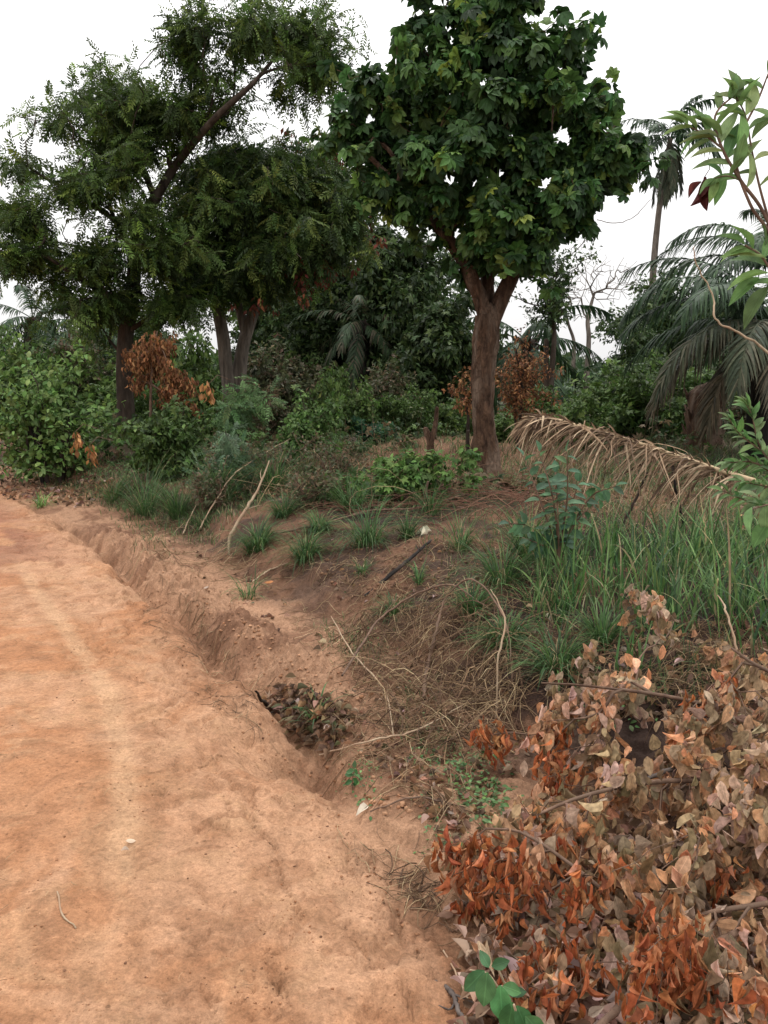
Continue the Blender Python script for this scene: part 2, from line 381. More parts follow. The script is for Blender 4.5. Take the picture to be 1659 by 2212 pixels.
NR = np.stack([NXv, NYv, np.ones_like(Z)], -1); NR /= np.linalg.norm(NR, axis=-1)[..., None]
S = sdist(X, Y)+.10*fbm(X*1.8, Y*1.8, 4, 3)
def lerp(a, b, t): return a+(b-a)*t[..., None]
cA = np.array([.395, .203, .108]); cB = np.array([.355, .167, .082]); cP = np.array([.435, .252, .150])
wx = X+.25*fbm(X*2, Y*2, 3, 7); wy = Y+.25*fbm(X*2+5, Y*2, 3, 8)
C = lerp(cB, cA, sstep(-.2, .2, fbm(wx*1.3, wy*.9, 6, 201, .62)+.10))
C = lerp(C, cP, .8*sstep(.0, .28, fbm(wx*1.0+3, wy*.7, 6, 211, .62)+.45*sstep(-1.2, -.2, S)-.12))
C = lerp(C, np.array([.285, .128, .059]), .42*sstep(.08, .34, fbm(wx*3.2, wy*1.9, 6, 221, .68)+.02))
C = lerp(C, np.array([.39, .225, .125]), .55*sstep(.12, .3, fbm(wx*6, wy*6, 5, 225, .66)))
C = lerp(C, np.array([.23, .108, .055]), .45*sstep(.16, .34, fbm(wx*9+2, wy*7, 5, 227, .66)+.04))
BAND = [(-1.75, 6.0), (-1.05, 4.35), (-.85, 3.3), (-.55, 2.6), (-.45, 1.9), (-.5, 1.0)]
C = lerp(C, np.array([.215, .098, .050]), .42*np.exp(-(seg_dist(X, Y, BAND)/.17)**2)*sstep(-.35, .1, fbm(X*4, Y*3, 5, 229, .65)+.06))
td = seg_dist(X, Y, TRACK)+.012*fbm(X*12, Y*12, 3, 4)
C = lerp(C, np.array([.24, .12, .06]), .25*np.exp(-((td-.11)/.04)**2)*(1-sstep(6, 9, Y)))
C = lerp(C, np.array([.46, .285, .165]), .6*np.exp(-(td/.058)**4)*(1-sstep(6, 9, Y))*sstep(1.8, 2.6, Y)*sstep(-.6, -.1, fbm(X*3, Y*3, 3, 77)) + .35*np.exp(-((S+2.55+.1*fbm(X*.5, Y*.5, 2, 6))/.16)**4)*sstep(-.4, .1, fbm(X*2, Y*2, 3, 78)))
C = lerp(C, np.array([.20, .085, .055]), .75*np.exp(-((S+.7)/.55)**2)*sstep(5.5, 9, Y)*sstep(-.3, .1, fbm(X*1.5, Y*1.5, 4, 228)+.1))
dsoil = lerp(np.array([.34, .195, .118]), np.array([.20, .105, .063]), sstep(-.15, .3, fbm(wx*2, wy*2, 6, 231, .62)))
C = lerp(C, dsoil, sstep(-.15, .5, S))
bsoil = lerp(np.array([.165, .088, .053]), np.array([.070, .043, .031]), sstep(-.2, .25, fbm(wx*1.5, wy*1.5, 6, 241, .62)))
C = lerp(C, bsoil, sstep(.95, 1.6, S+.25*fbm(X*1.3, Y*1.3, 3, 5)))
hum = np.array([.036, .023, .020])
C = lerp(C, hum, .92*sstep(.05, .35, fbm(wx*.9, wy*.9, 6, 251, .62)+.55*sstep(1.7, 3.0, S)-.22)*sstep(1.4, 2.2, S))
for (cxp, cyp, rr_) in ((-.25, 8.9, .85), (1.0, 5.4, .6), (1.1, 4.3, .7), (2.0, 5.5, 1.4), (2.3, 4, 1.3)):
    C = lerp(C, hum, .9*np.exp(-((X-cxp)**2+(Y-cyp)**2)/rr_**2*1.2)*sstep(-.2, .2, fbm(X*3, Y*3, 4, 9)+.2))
fsoil = lerp(np.array([.13, .070, .042]), np.array([.21, .118, .072]), sstep(-.2, .3, fbm(wx*.8, wy*.8, 5, 261)))
fgrass = lerp(np.array([.042, .047, .023]), np.array([.085, .072, .04]), sstep(-.3, .3, fbm(X*1.2, Y*1.2, 5, 271)))
fcol = lerp(fgrass, fsoil, sstep(-.05, .2, fbm(X*.28+1, Y*.28, 4, 281)-.12+.4*np.exp(-((X-2.0)/3.2)**2-((Y-15)/3.5)**2)+.25*np.exp(-((X-4.6)/1.2)**2-((Y-8)/1.2)**2)-.1))
C = lerp(C, fcol, sstep(8.5, 10.5, Y)*sstep(2.2, 3.4, S))
C = lerp(C, np.array([.045, .052, .027]), sstep(22, 30, Y)*sstep(1, 3, S))
def sub_sheet(name, mask):
    idx = np.arange(nx*ny).reshape(ny, nx)
    q = np.stack([idx[:-1, :-1], idx[:-1, 1:], idx[1:, 1:], idx[1:, :-1]], -1)[mask]
    used = np.zeros(nx*ny, bool); used[q.ravel()] = True
    remap = np.cumsum(used)-1
    V = np.stack([X, Y, Z], -1).reshape(-1, 3)[used]
    o = mesh_np(name, V, remap[q], M['soil'], None, C.reshape(-1, 3)[used])
    o.data.normals_split_custom_set_from_vertices(NR.reshape(-1, 3)[used].astype(np.float32))
    return tag(o, kind='structure')
Sc = (S[:-1, :-1]+S[1:, 1:])/2
sub_sheet('dirt_road', Sc < .02)
sub_sheet('ditch', (Sc >= .02) & (Sc < 1.75))
sub_sheet('field', Sc >= 1.75)

# ------------------------------------------------------------------ leaf templates
def leaf_t(wid=.45, nseg=4, droop=.15, fold=.1, curl=0, tipsharp=1.0, x0=0., y0=0., ang=0., L=1., half=1, wav=0, seed=0, texp=None, rag=0):
    """one leaf from (x0,y0) pointing +Y turned by ang; 2*half columns"""
    t = np.linspace(0, 1, nseg+1); wv = np.sin(pi*np.clip(t, .0, 1)**(.85 if tipsharp < 1 else .8))**tipsharp
    wv[0] = .05; wv[-1] = .02
    if texp: wv = np.sin(pi*t**texp)**tipsharp; wv[0] = .08; wv[-1] = .03
    elif tipsharp < 1: wv = np.sin(pi*t**1.35)**tipsharp; wv[0] = .06; wv[-1] = .1
    cols = np.linspace(-1, 1, 2*half+1)
    V = []; UV = []
    r = np.random.default_rng(seed)
    ph = r.uniform(0, 6)
    for ti, wi in zip(t, wv):
        for c in cols:
            x = c*wi*wid/2*(1+rag*r.uniform(-1, .3)*abs(c)); z = abs(c)*fold*wi - droop*ti*ti + curl*(c*c)*wi*wid + wav*sin(ti*9+ph+c*2)*abs(c)
            V.append((x, ti, z)); UV.append((c*wi, ti))
    V = np.array(V)*L; UV = np.array(UV); nc = len(cols)
    i = np.arange(nseg)[:, None]*nc; j = np.arange(nc-1)[None]
    F = np.stack([i+j, i+j+1, i+nc+j+1, i+nc+j], -1).reshape(-1, 4)
    ca, sa = cos(ang), sin(ang)
    V = np.stack([V[:, 0]*ca+V[:, 1]*sa+x0, -V[:, 0]*sa+V[:, 1]*ca+y0, V[:, 2]], -1)
    return V, F, UV
def join(parts):
    V = []; F = []; U = []; n = 0
    for v, f, u in parts: V.append(v); F.append(f+n); U.append(u); n += len(v)
    return np.vstack(V), np.vstack(F), np.vstack(U)
def pinnate(pairs=6, ll=.30, lw=.11, droop=.25, seed=0, fall=.12):
    r = np.random.default_rng(seed); P = []
    for i in range(pairs):
        t = .16+.80*i/(pairs-1)
        for sd in (-1, 1):
            v, f, u = leaf_t(lw/ll, 2, .15, .08, ang=sd*R(62+r.uniform(-12, 8)-18*t), L=ll*(1-.35*abs(t-.5))*r.uniform(.85, 1.1))
            v = v.copy(); v[:, 2] -= fall*np.abs(v[:, 0])/.3*r.uniform(.3, 1.6); v[:, 1] += t; v[:, 2] -= droop*t*t; P.append((v, f, u))
    v, f, u = leaf_t(lw/ll, 2, .1, .08, L=ll); v = v.copy(); v[:, 1] += .98; v[:, 2] -= droop; P.append((v, f, u))
    v, f, u = leaf_t(.02, 4, droop, 0, L=1.0); v = v.copy(); v[:, 0] = np.sign(v[:, 0])*.008; P.append((v, f, u))
    return join(P)
def palmate(n=5, seed=0, droop=.35, wid=.42):
    r = np.random.default_rng(seed); P = []
    for i in range(n):
        a = (i-(n-1)/2)*R(290/n if n > 5 else 38)
        P.append(leaf_t(wid, 5, droop*r.uniform(.7, 1.4), .10, tipsharp=.8, ang=a+r.uniform(-.08, .08), L=(1-.22*abs(i-(n-1)/2)/((n-1)/2))*r.uniform(.92, 1.05)))
    return join(P)
def unit(v): return v/(np.linalg.norm(v, axis=-1, keepdims=True)+1e-9)
def scatter(acc, temps, pos, d, up, size, cols, ztwist=None):
    """place leaf templates: pos (n,3), d axis direction, up approx normal, size (n,), cols (n,3)"""
    n = len(pos); d = unit(d); x = unit(np.cross(d, up)); z = np.cross(x, d)
    which = rng.integers(0, len(temps), n)
    for k, (tv, tf, tu) in enumerate(temps):
        s = np.where(which == k)[0]
        if not len(s): continue
        B = np.stack([x[s], d[s], z[s]], 1)                       # rows are axes
        V = np.einsum('vi,nij->nvj', tv, B)*size[s][:, None, None]+pos[s][:, None]
        m = len(tv)
        F = (tf[None]+(np.arange(len(s))*m)[:, None, None]).reshape(-1, tf.shape[1])
        acc.add(V.reshape(-1, 3), F, np.repeat(cols[s], m, 0), np.tile(tu, (len(s), 1)))
def pick_cols(n, palette, weights=None, var=.18):
    palette = np.array(palette); i = rng.choice(len(palette), n, p=None if weights is None else np.array(weights)/sum(weights))
    c = palette[i]*(1+rng.normal(0, var, (n, 1)))*(1+rng.normal(0, .06, (n, 3)))
    return np.clip(c, .004, .9)

# ------------------------------------------------------------------ branching
def grow(trunks, att, step=.35, alpha=.25, jit=.06, tip=.006, expo=2.2, sag=.0):
    P = []; par = []; pl = []; mr_ = []
    for pts, rad in trunks:
        pts = np.asarray(pts, float)
        if P and min(np.linalg.norm(np.array(P)-pts[0], axis=1)) < .2:
            pa = int(np.argmin(np.linalg.norm(np.array(P)-pts[0], axis=1)))
        else: pa = -1
        for i, p in enumerate(pts):
            if pa >= 0 and i == 0 and np.linalg.norm(np.array(P[pa])-p) < 1e-3: continue
            P.append(p); par.append(pa); pl.append(0 if pa < 0 else pl[pa]+np.linalg.norm(p-P[pa])); mr_.append(rad[i] if not np.isscalar(rad) else rad); pa = len(P)-1
    P = [np.array(p) for p in P]
    att = np.asarray(att); base = np.array(P)
    d0 = np.min(np.linalg.norm(att[:, None]-base[None], axis=2), axis=1)
    A = np.array(P); Dn = np.zeros_like(A)
    for i in range(len(P)):
        if par[i] >= 0: Dn[i] = unit(P[i]-P[par[i]])
    A = list(A); tips = []
    for ai in np.argsort(d0):
        a = att[ai]; An = np.array(A); v = a-An; d = np.linalg.norm(v, axis=1)+1e-6
        cs = (v*Dn).sum(1)/d
        cost = d*(1+.5*(1-cs))+alpha*np.array(pl)
        j = int(np.argmin(cost)); dj = d[j]; n = max(1, int(math.ceil(dj/step)))
        c1 = A[j]+Dn[j]*dj*.35+np.array([0, 0, .08*dj])
        prev = j; newD = []
        for k in range(1, n+1):
            t = k/n; p = (1-t)**2*A[j]+2*t*(1-t)*c1+t*t*a
            if k < n: p = p+rng.normal(0, jit*step, 3)
            p = p-np.array([0, 0, sag*dj*t*t]) if sag else p
            A.append(p); P.append(p); par.append(prev); pl.append(pl[prev]+np.linalg.norm(p-P[prev])); mr_.append(0)
            newD.append(unit(p-P[prev])); prev = len(P)-1
        Dn = np.vstack([Dn, newD]); tips.append(prev)
    n = len(P); r = np.zeros(n); acc = np.zeros(n); par = np.array(par)
    for i in range(n-1, -1, -1):
        r[i] = max(tip if acc[i] == 0 else acc[i]**(1/expo), 0)
        if mr_[i]: r[i] = max(mr_[i], 0)
        if par[i] >= 0: acc[par[i]] += min(r[i], 10)**expo if not mr_[i] else 0
    return np.array(P), par, r, tips
def skin(P, par, r, kbig=8, big=.03, rough=.10, rmin=0, seed=0, end=None):
    ch = {}
    for i, p in enumerate(par):
        if p >= 0: ch.setdefault(int(p), []).append(i)
    acc = Acc(); starts = [i for i, p in enumerate(par) if p < 0]; stack = [(s, -1) for s in starts]
    while stack:
        s, pa = stack.pop(); chain = [s] if pa < 0 else [pa, s]; c = s
        while c in ch:
            k = sorted(ch[c], key=lambda q: -r[q])
            for q in k[1:]: stack.append((q, c))
            c = k[0]; chain.append(c)
        if r[s] < rmin: continue
        pts = P[chain]; rr = r[chain].copy()
        if pa >= 0: rr[0] = min(rr[0], rr[1]*1.25)
        if len(pts) < 2: continue
        R0 = rr.max()
        if R0 > .06: pp = spline(pts, len(pts)*7); r2 = np.interp(np.linspace(0, 1, len(pp)), np.linspace(0, 1, len(rr)), rr); V, F = tube(pp, r2, 28, rough, seed+s % 50)
        elif R0 > big: V, F = tube(pts, rr, kbig, rough*.6, seed+s % 50)
        else: V, F = tube(pts, rr, 4 if R0 > .012 else 3)
        acc.add(V, F)
    return acc
def blob_points(blobs, n, pad=.36, clump=5, cs=.34):
    """blobs: (px, py, rx, ry, Y, rY[, weight]) in photo pixels at distance Y; points come in clumps with gaps between"""
    w_ = np.array([b[2]*b[3]*(b[6] if len(b) > 6 else 1) for b in blobs], float); w_ /= w_.sum()
    out_ = []
    for b, k in zip(blobs, rng.multinomial(max(len(blobs), n//clump), w_)):
        pp = pad*FPX/b[4]; rx = max(b[2]-pp, b[2]*.25); ry = max(b[3]-pp, b[3]*.25)
        u = unit(rng.normal(size=(k, 3)))*(rng.uniform(.05, 1, (k, 1))**.40)
        for q in u:
            c = at(b[0]+q[0]*rx, b[1]+q[2]*ry, b[4]+q[1]*b[5])
            out_.append(c+unit(rng.normal(size=(clump, 3)))*rng.uniform(.2, 1, (clump, 1))*cs)
    return np.vstack(out_)
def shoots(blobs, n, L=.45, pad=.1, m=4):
    """shoots standing out of the crown's outline: chains of points running outward"""
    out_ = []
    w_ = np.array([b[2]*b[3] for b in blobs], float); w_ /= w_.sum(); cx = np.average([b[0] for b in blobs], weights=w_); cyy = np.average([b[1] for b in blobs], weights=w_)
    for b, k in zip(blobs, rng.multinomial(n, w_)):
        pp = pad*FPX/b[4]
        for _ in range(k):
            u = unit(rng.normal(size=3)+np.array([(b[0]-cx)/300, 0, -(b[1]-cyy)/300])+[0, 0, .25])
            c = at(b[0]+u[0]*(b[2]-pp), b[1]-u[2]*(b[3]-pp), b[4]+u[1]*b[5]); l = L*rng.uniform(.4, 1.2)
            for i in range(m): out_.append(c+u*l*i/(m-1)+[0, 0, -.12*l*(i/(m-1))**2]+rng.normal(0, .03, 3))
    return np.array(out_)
def leaves_at(acc, temps, tips, k, sig, size, palette, wts=None, hang=.4, out=None, upw=.6, var=.2, svar=.25, droopdir=.0):
    tips = np.asarray(tips); n = len(tips)*k
    base = np.repeat(tips, k, 0)
    off = rng.normal(0, 1, (n, 3)); off = unit(off)*rng.uniform(0, 1, (n, 1))**.5*sig
    pos = base+off
    d = unit(off*.8+rng.normal(0, .5, (n, 3))*sig)+np.array([0, 0, -hang])
    if out is not None: d = d+unit(pos-out)*.5
    up = np.stack([rng.normal(0, .45, n), rng.normal(0, .45, n)-.1, np.full(n, upw)], -1)+unit(off)*.25
    tb = np.repeat(rng.normal(0, .16, (len(tips), 1)), k, 0)
    c = pick_cols(n, palette, wts, var)*np.clip(1+tb, .5, 1.6)
    scatter(acc, temps, pos, d, up, size*rng.uniform(1-svar, 1+svar, n), c)
def tree(name, label, cat, base, trunks, att, temps, k, sig, size, pal, wts, bark, group=None, mat='leaf', hang=.4, step=.4, young=None, toplit_pal=None,
         alpha=.25, tip=.007, rough=.1, extra=None, upw=.6, sag=0, crownname='crown', jit=.15, rmin=0):
    root = empty(name, base, label, cat, group)
    P, par, r, tips = grow(trunks, att if young is None else np.vstack([att, young]), step, alpha, jit, tip, sag=sag)
    skin(P, par, r, rough=rough, rmin=rmin).build('trunk', M[bark], root)
    a = Acc()
    if young is not None: leaves_at(a, temps, young, max(2, k//3), sig*.5, size*.9, toplit_pal, None, hang*.4, upw=upw)  # lighter palette paints light from above into the leaves of the outer shoots
    leaves_at(a, temps, att, k, sig, size, pal, wts, hang, upw=upw)
    thin = [i for i in range(len(P)) if r[i] < tip*1.9 and par[i] >= 0]
    if len(thin): leaves_at(a, temps, P[thin], max(1, k//6), sig*.7, size, pal, wts, hang, upw=upw)
    if extra: extra(a, P, tips, root)
    a.build(crownname, M[mat], root, smooth=False)
    return root

GREEN = [(.035, .075, .022), (.05, .10, .028), (.028, .058, .020), (.085, .15, .035)]
PIN = [pinnate(6, .30, .12, .3, s) for s in (1, 2, 3)]
PALM8 = [palmate(5, s, .4, .52) for s in (1, 2, 3)]+[palmate(3, 4, .3, .6)]
SIMPLE = [leaf_t(.5, 2, .2, .08), leaf_t(.42, 2, .35, .1), leaf_t(.6, 2, .1, .05)]
OVAL = [leaf_t(.62, 5, .15, .08, tipsharp=.75, texp=.95, seed=1), leaf_t(.55, 5, .3, .1, tipsharp=.75, texp=.95, seed=2)]
CLUST = [join([leaf_t(.45, 2, .25, .08, ang=R(a), L=l) for a, l in ((-75, .8), (-30, 1), (20, .9), (65, .85), (120, .7), (190, .6))]),
         join([leaf_t(.5, 2, .2, .06, ang=R(a), L=l) for a, l in ((-100, .7), (-45, .9), (0, 1), (50, .9), (110, .7))])]

MIXL = SIMPLE+SIMPLE+[CLUST[1]]
def px_poly(pts, Y): return [at(p[0], p[1], p[2] if len(p) > 2 else Y) for p in pts]

# ================================================================== PART 1: the big trees
# left tree with pinnate leaves and a long limb to the right
b = at(272, 951, 19); b[2] = hz(b[0], b[1])-.1
t1 = px_poly([(272, 890), (268, 800), (272, 720), (285, 640), (292, 560), (300, 490), (335, 430)], 19)
t1 = [b]+t1
limb = px_poly([(335, 430), (372, 368), (415, 312, 18.2), (470, 250, 17.5), (525, 200, 17.3), (560, 165, 17.4), (610, 105, 17.8)], 18.9)
lb2 = px_poly([(285, 640), (230, 635, 18.4), (170, 600, 17.8), (110, 560, 17.3)], 19)
lb3 = px_poly([(292, 560), (250, 480, 18.6), (180, 430, 18.2), (90, 380, 17.8)], 19)
lb4 = px_poly([(335, 430), (300, 340, 19.4), (270, 260, 19.6)], 19)
lb5 = px_poly([(272, 720), (360, 660, 18.6), (380, 600, 18.4)], 19)
blobs = [(430, 60, 75, 52, 18, .9), (540, 70, 110, 60, 18.2, 1.2), (640, 90, 80, 62, 18.2, 1.0), (640, 170, 75, 60, 18.2, .9, .8), (460, 140, 80, 50, 18.4, .9, .8),
         (250, 210, 130, 50, 18.9, 1.4), (330, 225, 120, 62, 18.8, 1.4), (150, 265, 62, 48, 18.6, .9), (300, 300, 130, 60, 18.5, 1.4, .9),
         (430, 250, 100, 60, 18.6, 1.1, .8), (60, 350, 62, 38, 18, .8), (150, 400, 95, 48, 18, 1), (45, 465, 70, 48, 17.8, 1.), (240, 385, 110, 62, 18.4, 1.3, .8), (300, 465, 110, 50, 18, 1, .9),
         (60, 545, 90, 42, 17.6, 1), (190, 560, 110, 50, 18, 1), (120, 610, 60, 30, 17.8, .8), (340, 540, 90, 58, 18, 1), (250, 640, 110, 48, 18.6, 1), (360, 650, 90, 46, 18.4, 1), (215, 690, 95, 30, 18.8, .8, .7), (170, 650, 70, 40, 18, .8, .7)]
blobs += [(395, 100, 50, 60, 18.2, .7), (690, 130, 50, 80, 18.2, .9), (620, 215, 60, 30, 18.3, .6, .6)]
att = blob_points(blobs, 760, .32, 4, .20); shoot_pts = shoots(blobs, 130, .6)
P1 = [(.052, .088, .020), (.072, .118, .024), (.034, .056, .016), (.13, .19, .035)]
tree('broadleaf_tree', 'large leaning tree with feathery dark leaves and one long limb reaching up to the right', 'tree', b,
     [(t1, [.25, .21, .19, .18, .17, .155, .14, .13]), (limb, [.11, .095, .08, .068, .055, .042, .03]), (lb2, [.09, .075, .055, .035]),
      (lb3, [.08, .06, .045, .03]), (lb4, [.08, .06, .035]), (lb5, [.07, .05, .03])],
     att, PIN, 9, .22, .35, P1, [4, 3, 4, 1.3], 'bark_dark', young=shoot_pts, toplit_pal=[(.075, .13, .03), (.06, .10, .025), (.12, .18, .04)], hang=.35, step=.38, tip=.008)

# twin-trunk tree
b = at(500, 905, 21); b[2] = hz(b[0], b[1])-.1
ta = [b+[-.12, -.2, 0]]+px_poly([(494, 850, 20.8), (488, 790, 20.8), (482, 730, 20.8), (474, 685, 20.8), (462, 640, 20.8), (440, 600, 20.8)], 20.8)
tb = [b+[.15, 0, 0]]+px_poly([(514, 850), (520, 780), (528, 735), (548, 672), (556, 620), (560, 540), (575, 470), (590, 400)], 21)
tc_ = px_poly([(530, 720), (515, 660), (500, 600), (490, 520), (480, 430)], 21)
blobs = [(520, 340, 110, 45, 20, 1.4), (620, 370, 120, 55, 20, 1.5), (700, 400, 90, 60, 20, 1.3), (470, 400, 110, 60, 20, 1.4), (560, 440, 130, 62, 19.6, 1.5), (690, 470, 110, 62, 19.6, 1.4),
         (760, 460, 50, 60, 20, 1), (450, 500, 100, 60, 20, 1.3), (560, 530, 120, 55, 19.6, 1.3), (660, 540, 80, 40, 20, 1.2), (480, 590, 90, 42, 20, 1.2), (580, 600, 80, 50, 20.2, 1.2), (430, 600, 60, 50, 20, 1)]
att = blob_points(blobs, 700, .26, 4, .24); shoot_pts = shoots(blobs, 100, .6)
P2 = [(.050, .090, .024), (.070, .115, .030), (.034, .058, .020), (.13, .17, .04)]
def reds(a, P, tips, root):
    q = np.array([at(*c) for c in ((615, 315, 20), (650, 325, 20), (700, 330, 20), (545, 330, 20), (640, 545, 19), (600, 560, 19), (660, 590, 19), (560, 640, 19), (700, 600, 19.3), (790, 470, 19.5), (780, 520, 19.5), (660, 620, 19), (720, 575, 19.3))])
    r_ = Acc(); leaves_at(r_, SIMPLE, np.repeat(q, 5, 0)+rng.normal(0, .22, (len(q)*5, 3)), 7, .16, .15, [(.15, .045, .03), (.19, .07, .035), (.11, .035, .025)], None, 1.2)
    r_.build('withered_leaves', M['deadfar'], root, smooth=False)['label'] = 'withered red leaves hanging among the green ones'
tree('broadleaf_tree', 'twin-trunked tree with one pale bare trunk, one charred trunk and some red withered leaves', 'tree', b,
     [(ta, [.19, .17, .165, .165, .16, .12, .08]), (tb, [.24, .21, .18, .16, .14, .12, .11, .09, .06]), (tc_, [.13, .11, .09, .07, .05])],
     att, PIN, 10, .29, .42, P2, [4, 3, 4, 1.0], 'bark_pale', young=shoot_pts, toplit_pal=[(.10, .155, .035), (.07, .12, .028), (.16, .21, .05)], hang=.8, step=.42, tip=.008, extra=reds)

# right tree with large palmate leaves
b = at(1047, 1042, 12.5); b[2] = hz(b[0], b[1])-.08
t3 = [b]+px_poly([(1048, 1000), (1046, 930), (1042, 860), (1043, 790), (1050, 730), (1056, 680)], 12.5)
f1 = px_poly([(1050, 690), (1032, 630), (1000, 560), (960, 500), (930, 440, 12.2)], 12.5)
f2 = px_poly([(1060, 700), (1092, 630), (1118, 570), (1150, 500), (1200, 430), (1260, 360, 12.2)], 12.5)
f3 = px_poly([(1050, 700), (1053, 600), (1050, 520), (1060, 420), (1070, 300), (1075, 180), (1080, 60)], 12.7)
f4 = px_poly([(1005, 560), (940, 480, 12.2), (860, 400, 12), (790, 330, 12)], 12.5)
f5 = px_poly([(1200, 430), (1290, 380, 12.3), (1355, 335, 12.2)], 12.5)
f6 = px_poly([(1060, 420), (980, 300, 12.4), (930, 200, 12.4)], 12.7)
blobs = [(1070, 10, 165, 80, 12.6, 1.0), (1080, -90, 130, 60, 12.7, .9), (1040, 110, 175, 75, 12.5, 1.2), (1150, 120, 120, 75, 12.4, 1.1), (900, 80, 50, 40, 12.5, .5, .8), (1060, 210, 180, 75, 12.3, 1.3),
         (890, 200, 110, 62, 12.3, 1.0), (780, 190, 55, 55, 12.2, .7), (1210, 230, 110, 75, 12.4, 1.0), (790, 290, 85, 50, 12.1, .9), (900, 320, 130, 75, 12, 1.1), (1060, 330, 170, 75, 11.9, 1.2), (1200, 340, 130, 70, 12.1, 1.1),
         (1265, 350, 70, 50, 12.1, .7), (1320, 345, 80, 36, 12.2, .6), (1375, 325, 38, 28, 12.2, .4), (1345, 255, 30, 28, 12.2, .3, .7), (830, 390, 70, 45, 12, .7, 1.5), (870, 440, 60, 40, 12, .6, 1.4), (960, 430, 115, 62, 11.9, 1.0), (1100, 450, 140, 75, 11.8, 1.1), (1240, 430, 85, 60, 12, .9),
         (1010, 520, 85, 48, 12, .8), (1130, 540, 90, 45, 12, .8), (1030, 570, 45, 35, 12.1, .4, .6), (1070, 520, 90, 60, 12.2, .9)]
att = blob_points(blobs, 1000, .20, 5, .19); shoot_pts = shoots(blobs, 130, .4)
P3 = [(.028, .066, .019), (.042, .090, .024), (.020, .046, .015), (.065, .125, .030), (.15, .21, .04)]
tree('broadleaf_tree', 'tree with a thick brown scarred trunk and dense crown of big dark lobed leaves', 'tree', b,
     [(t3, [.27, .21, .18, .175, .18, .19, .18]), (f1, [.12, .11, .10, .08, .06]), (f2, [.12, .11, .10, .08, .06, .045]), (f3, [.12, .11, .11, .09, .07, .05, .03]),
      (f4, [.08, .06, .04, .025]), (f5, [.05, .04, .025]), (f6, [.06, .045, .03])],
     att, PALM8, 8, .17, .178, P3, [4, 4, 3, 3, .5], 'bark_brown', young=shoot_pts, toplit_pal=[(.05, .11, .03), (.035, .08, .024), (.13, .20, .045), (.07, .14, .035)], mat='palmate', hang=.75, step=.3, tip=.006, rough=.42, upw=.5)

# ================================================================== PART 2: palms
def frond(L, e0, e1, az, n=46, ll=.75, droop=.5, wdt=.035, plume=.25, seed=0, rr=.022, bare=.16, pal=((.035, .07, .03),), both=(1, -1), bow=0, tip_sweep=0):
    """returns accumulators for the rachis and the leaflets of one palm frond, base at the origin"""
    r = np.random.default_rng(seed); t = np.linspace(0, 1, 26); e = e0+(e1-e0)*t**1.25
    dx = np.cos(e); dz = np.sin(e); ds = L/25
    x = np.concatenate([[0], np.cumsum((dx[1:]+dx[:-1])/2)])*ds; z = np.concatenate([[0], np.cumsum((dz[1:]+dz[:-1])/2)])*ds
    y = bow*t*t*L
    ca, sa = cos(az), sin(az); RC = np.stack([x*ca-y*sa, x*sa+y*ca, z], -1)
    T = unit(np.gradient(RC, axis=0)); S_ = unit(np.cross(T, np.array([0, 0, 1.]))); U = np.cross(S_, T)
    ra = Acc(); V, F = tube(RC, rr*(1-.85*t)+.003, 5); ra.add(V, F, pal[0])
    la = Acc(); m = 5; V = []; C_ = []
    for i in range(n):
        tt = bare+(1-bare)*(i+.5)/n
        for sd in both:
            q = min(.999, tt+r.uniform(-.006, .006)); p = np.array([np.interp(q, t, RC[:, k]) for k in range(3)])
            k = int(q*25); Tq, Sq, Uq = T[k], S_[k], U[k]
            a = R(68)-R(42)*tt+r.uniform(-.12, .12)
            l = ll*(.45+.55*sin(pi*min(1, (tt*.86+.18))))*r.uniform(.85, 1.1)
            d = Tq*cos(a)+sd*Sq*sin(a)+Uq*r.uniform(-plume, plume)*1.2+Uq*.12
            d = unit(d); wv = unit(np.cross(d, Uq)*.8+Tq*.4)
            u = np.linspace(0, 1, m); c = p+np.outer(u*l, d)
            dr = droop*r.uniform(.6, 1.4); c[:, 2] -= dr*l*u**1.8; c += np.outer(u**2*l*tip_sweep, Tq)
            pinch = 1/(1+.5*dr)
            c = p+(c-p)*pinch
            ww = wdt*np.array([.5, 1, .9, .6, .08])/2
            V.append(np.stack([c-wv*ww[:, None], c+wv*ww[:, None]], 1).reshape(-1, 3))
            cc = np.array(pal[r.integers(len(pal))])*(1+r.normal(0, .15)); C_.append(np.repeat(cc[None], 2*m, 0))
    nb = len(V); V = np.vstack(V); C_ = np.clip(np.vstack(C_), .004, .9)
    i = np.arange(m-1)*2; f = np.stack([i, i+1, i+3, i+2], -1)
    F = (f[None]+(np.arange(nb)*2*m)[:, None, None]).reshape(-1, 4)
    la.add(V, F, C_)
    return ra, la
def put_frond(root, loc, near=False, name='frond', **kw):
    ra, la = frond(**kw)
    for a in (ra, la): a.V = [v+np.asarray(loc)[None] for v in a.V]
    if near:
        o = ra.build('frond_rachis', M['dry'], root); la.build('leaflets', M['dry'], root, smooth=False); return o
    la.add(ra.V[0], list(ra_f(ra)), ra.C[0]); return la.build(name, M['palm'], root, smooth=False)
def ra_f(a):
    for v in a.F.values():
        for f in v: yield f
PG = ((.030, .062, .028), (.045, .085, .035), (.022, .042, .020))
PD = ((.10, .085, .055), (.06, .055, .035), (.14, .11, .07))
PGY = ((.065, .075, .042), (.04, .055, .03), (.10, .095, .06))
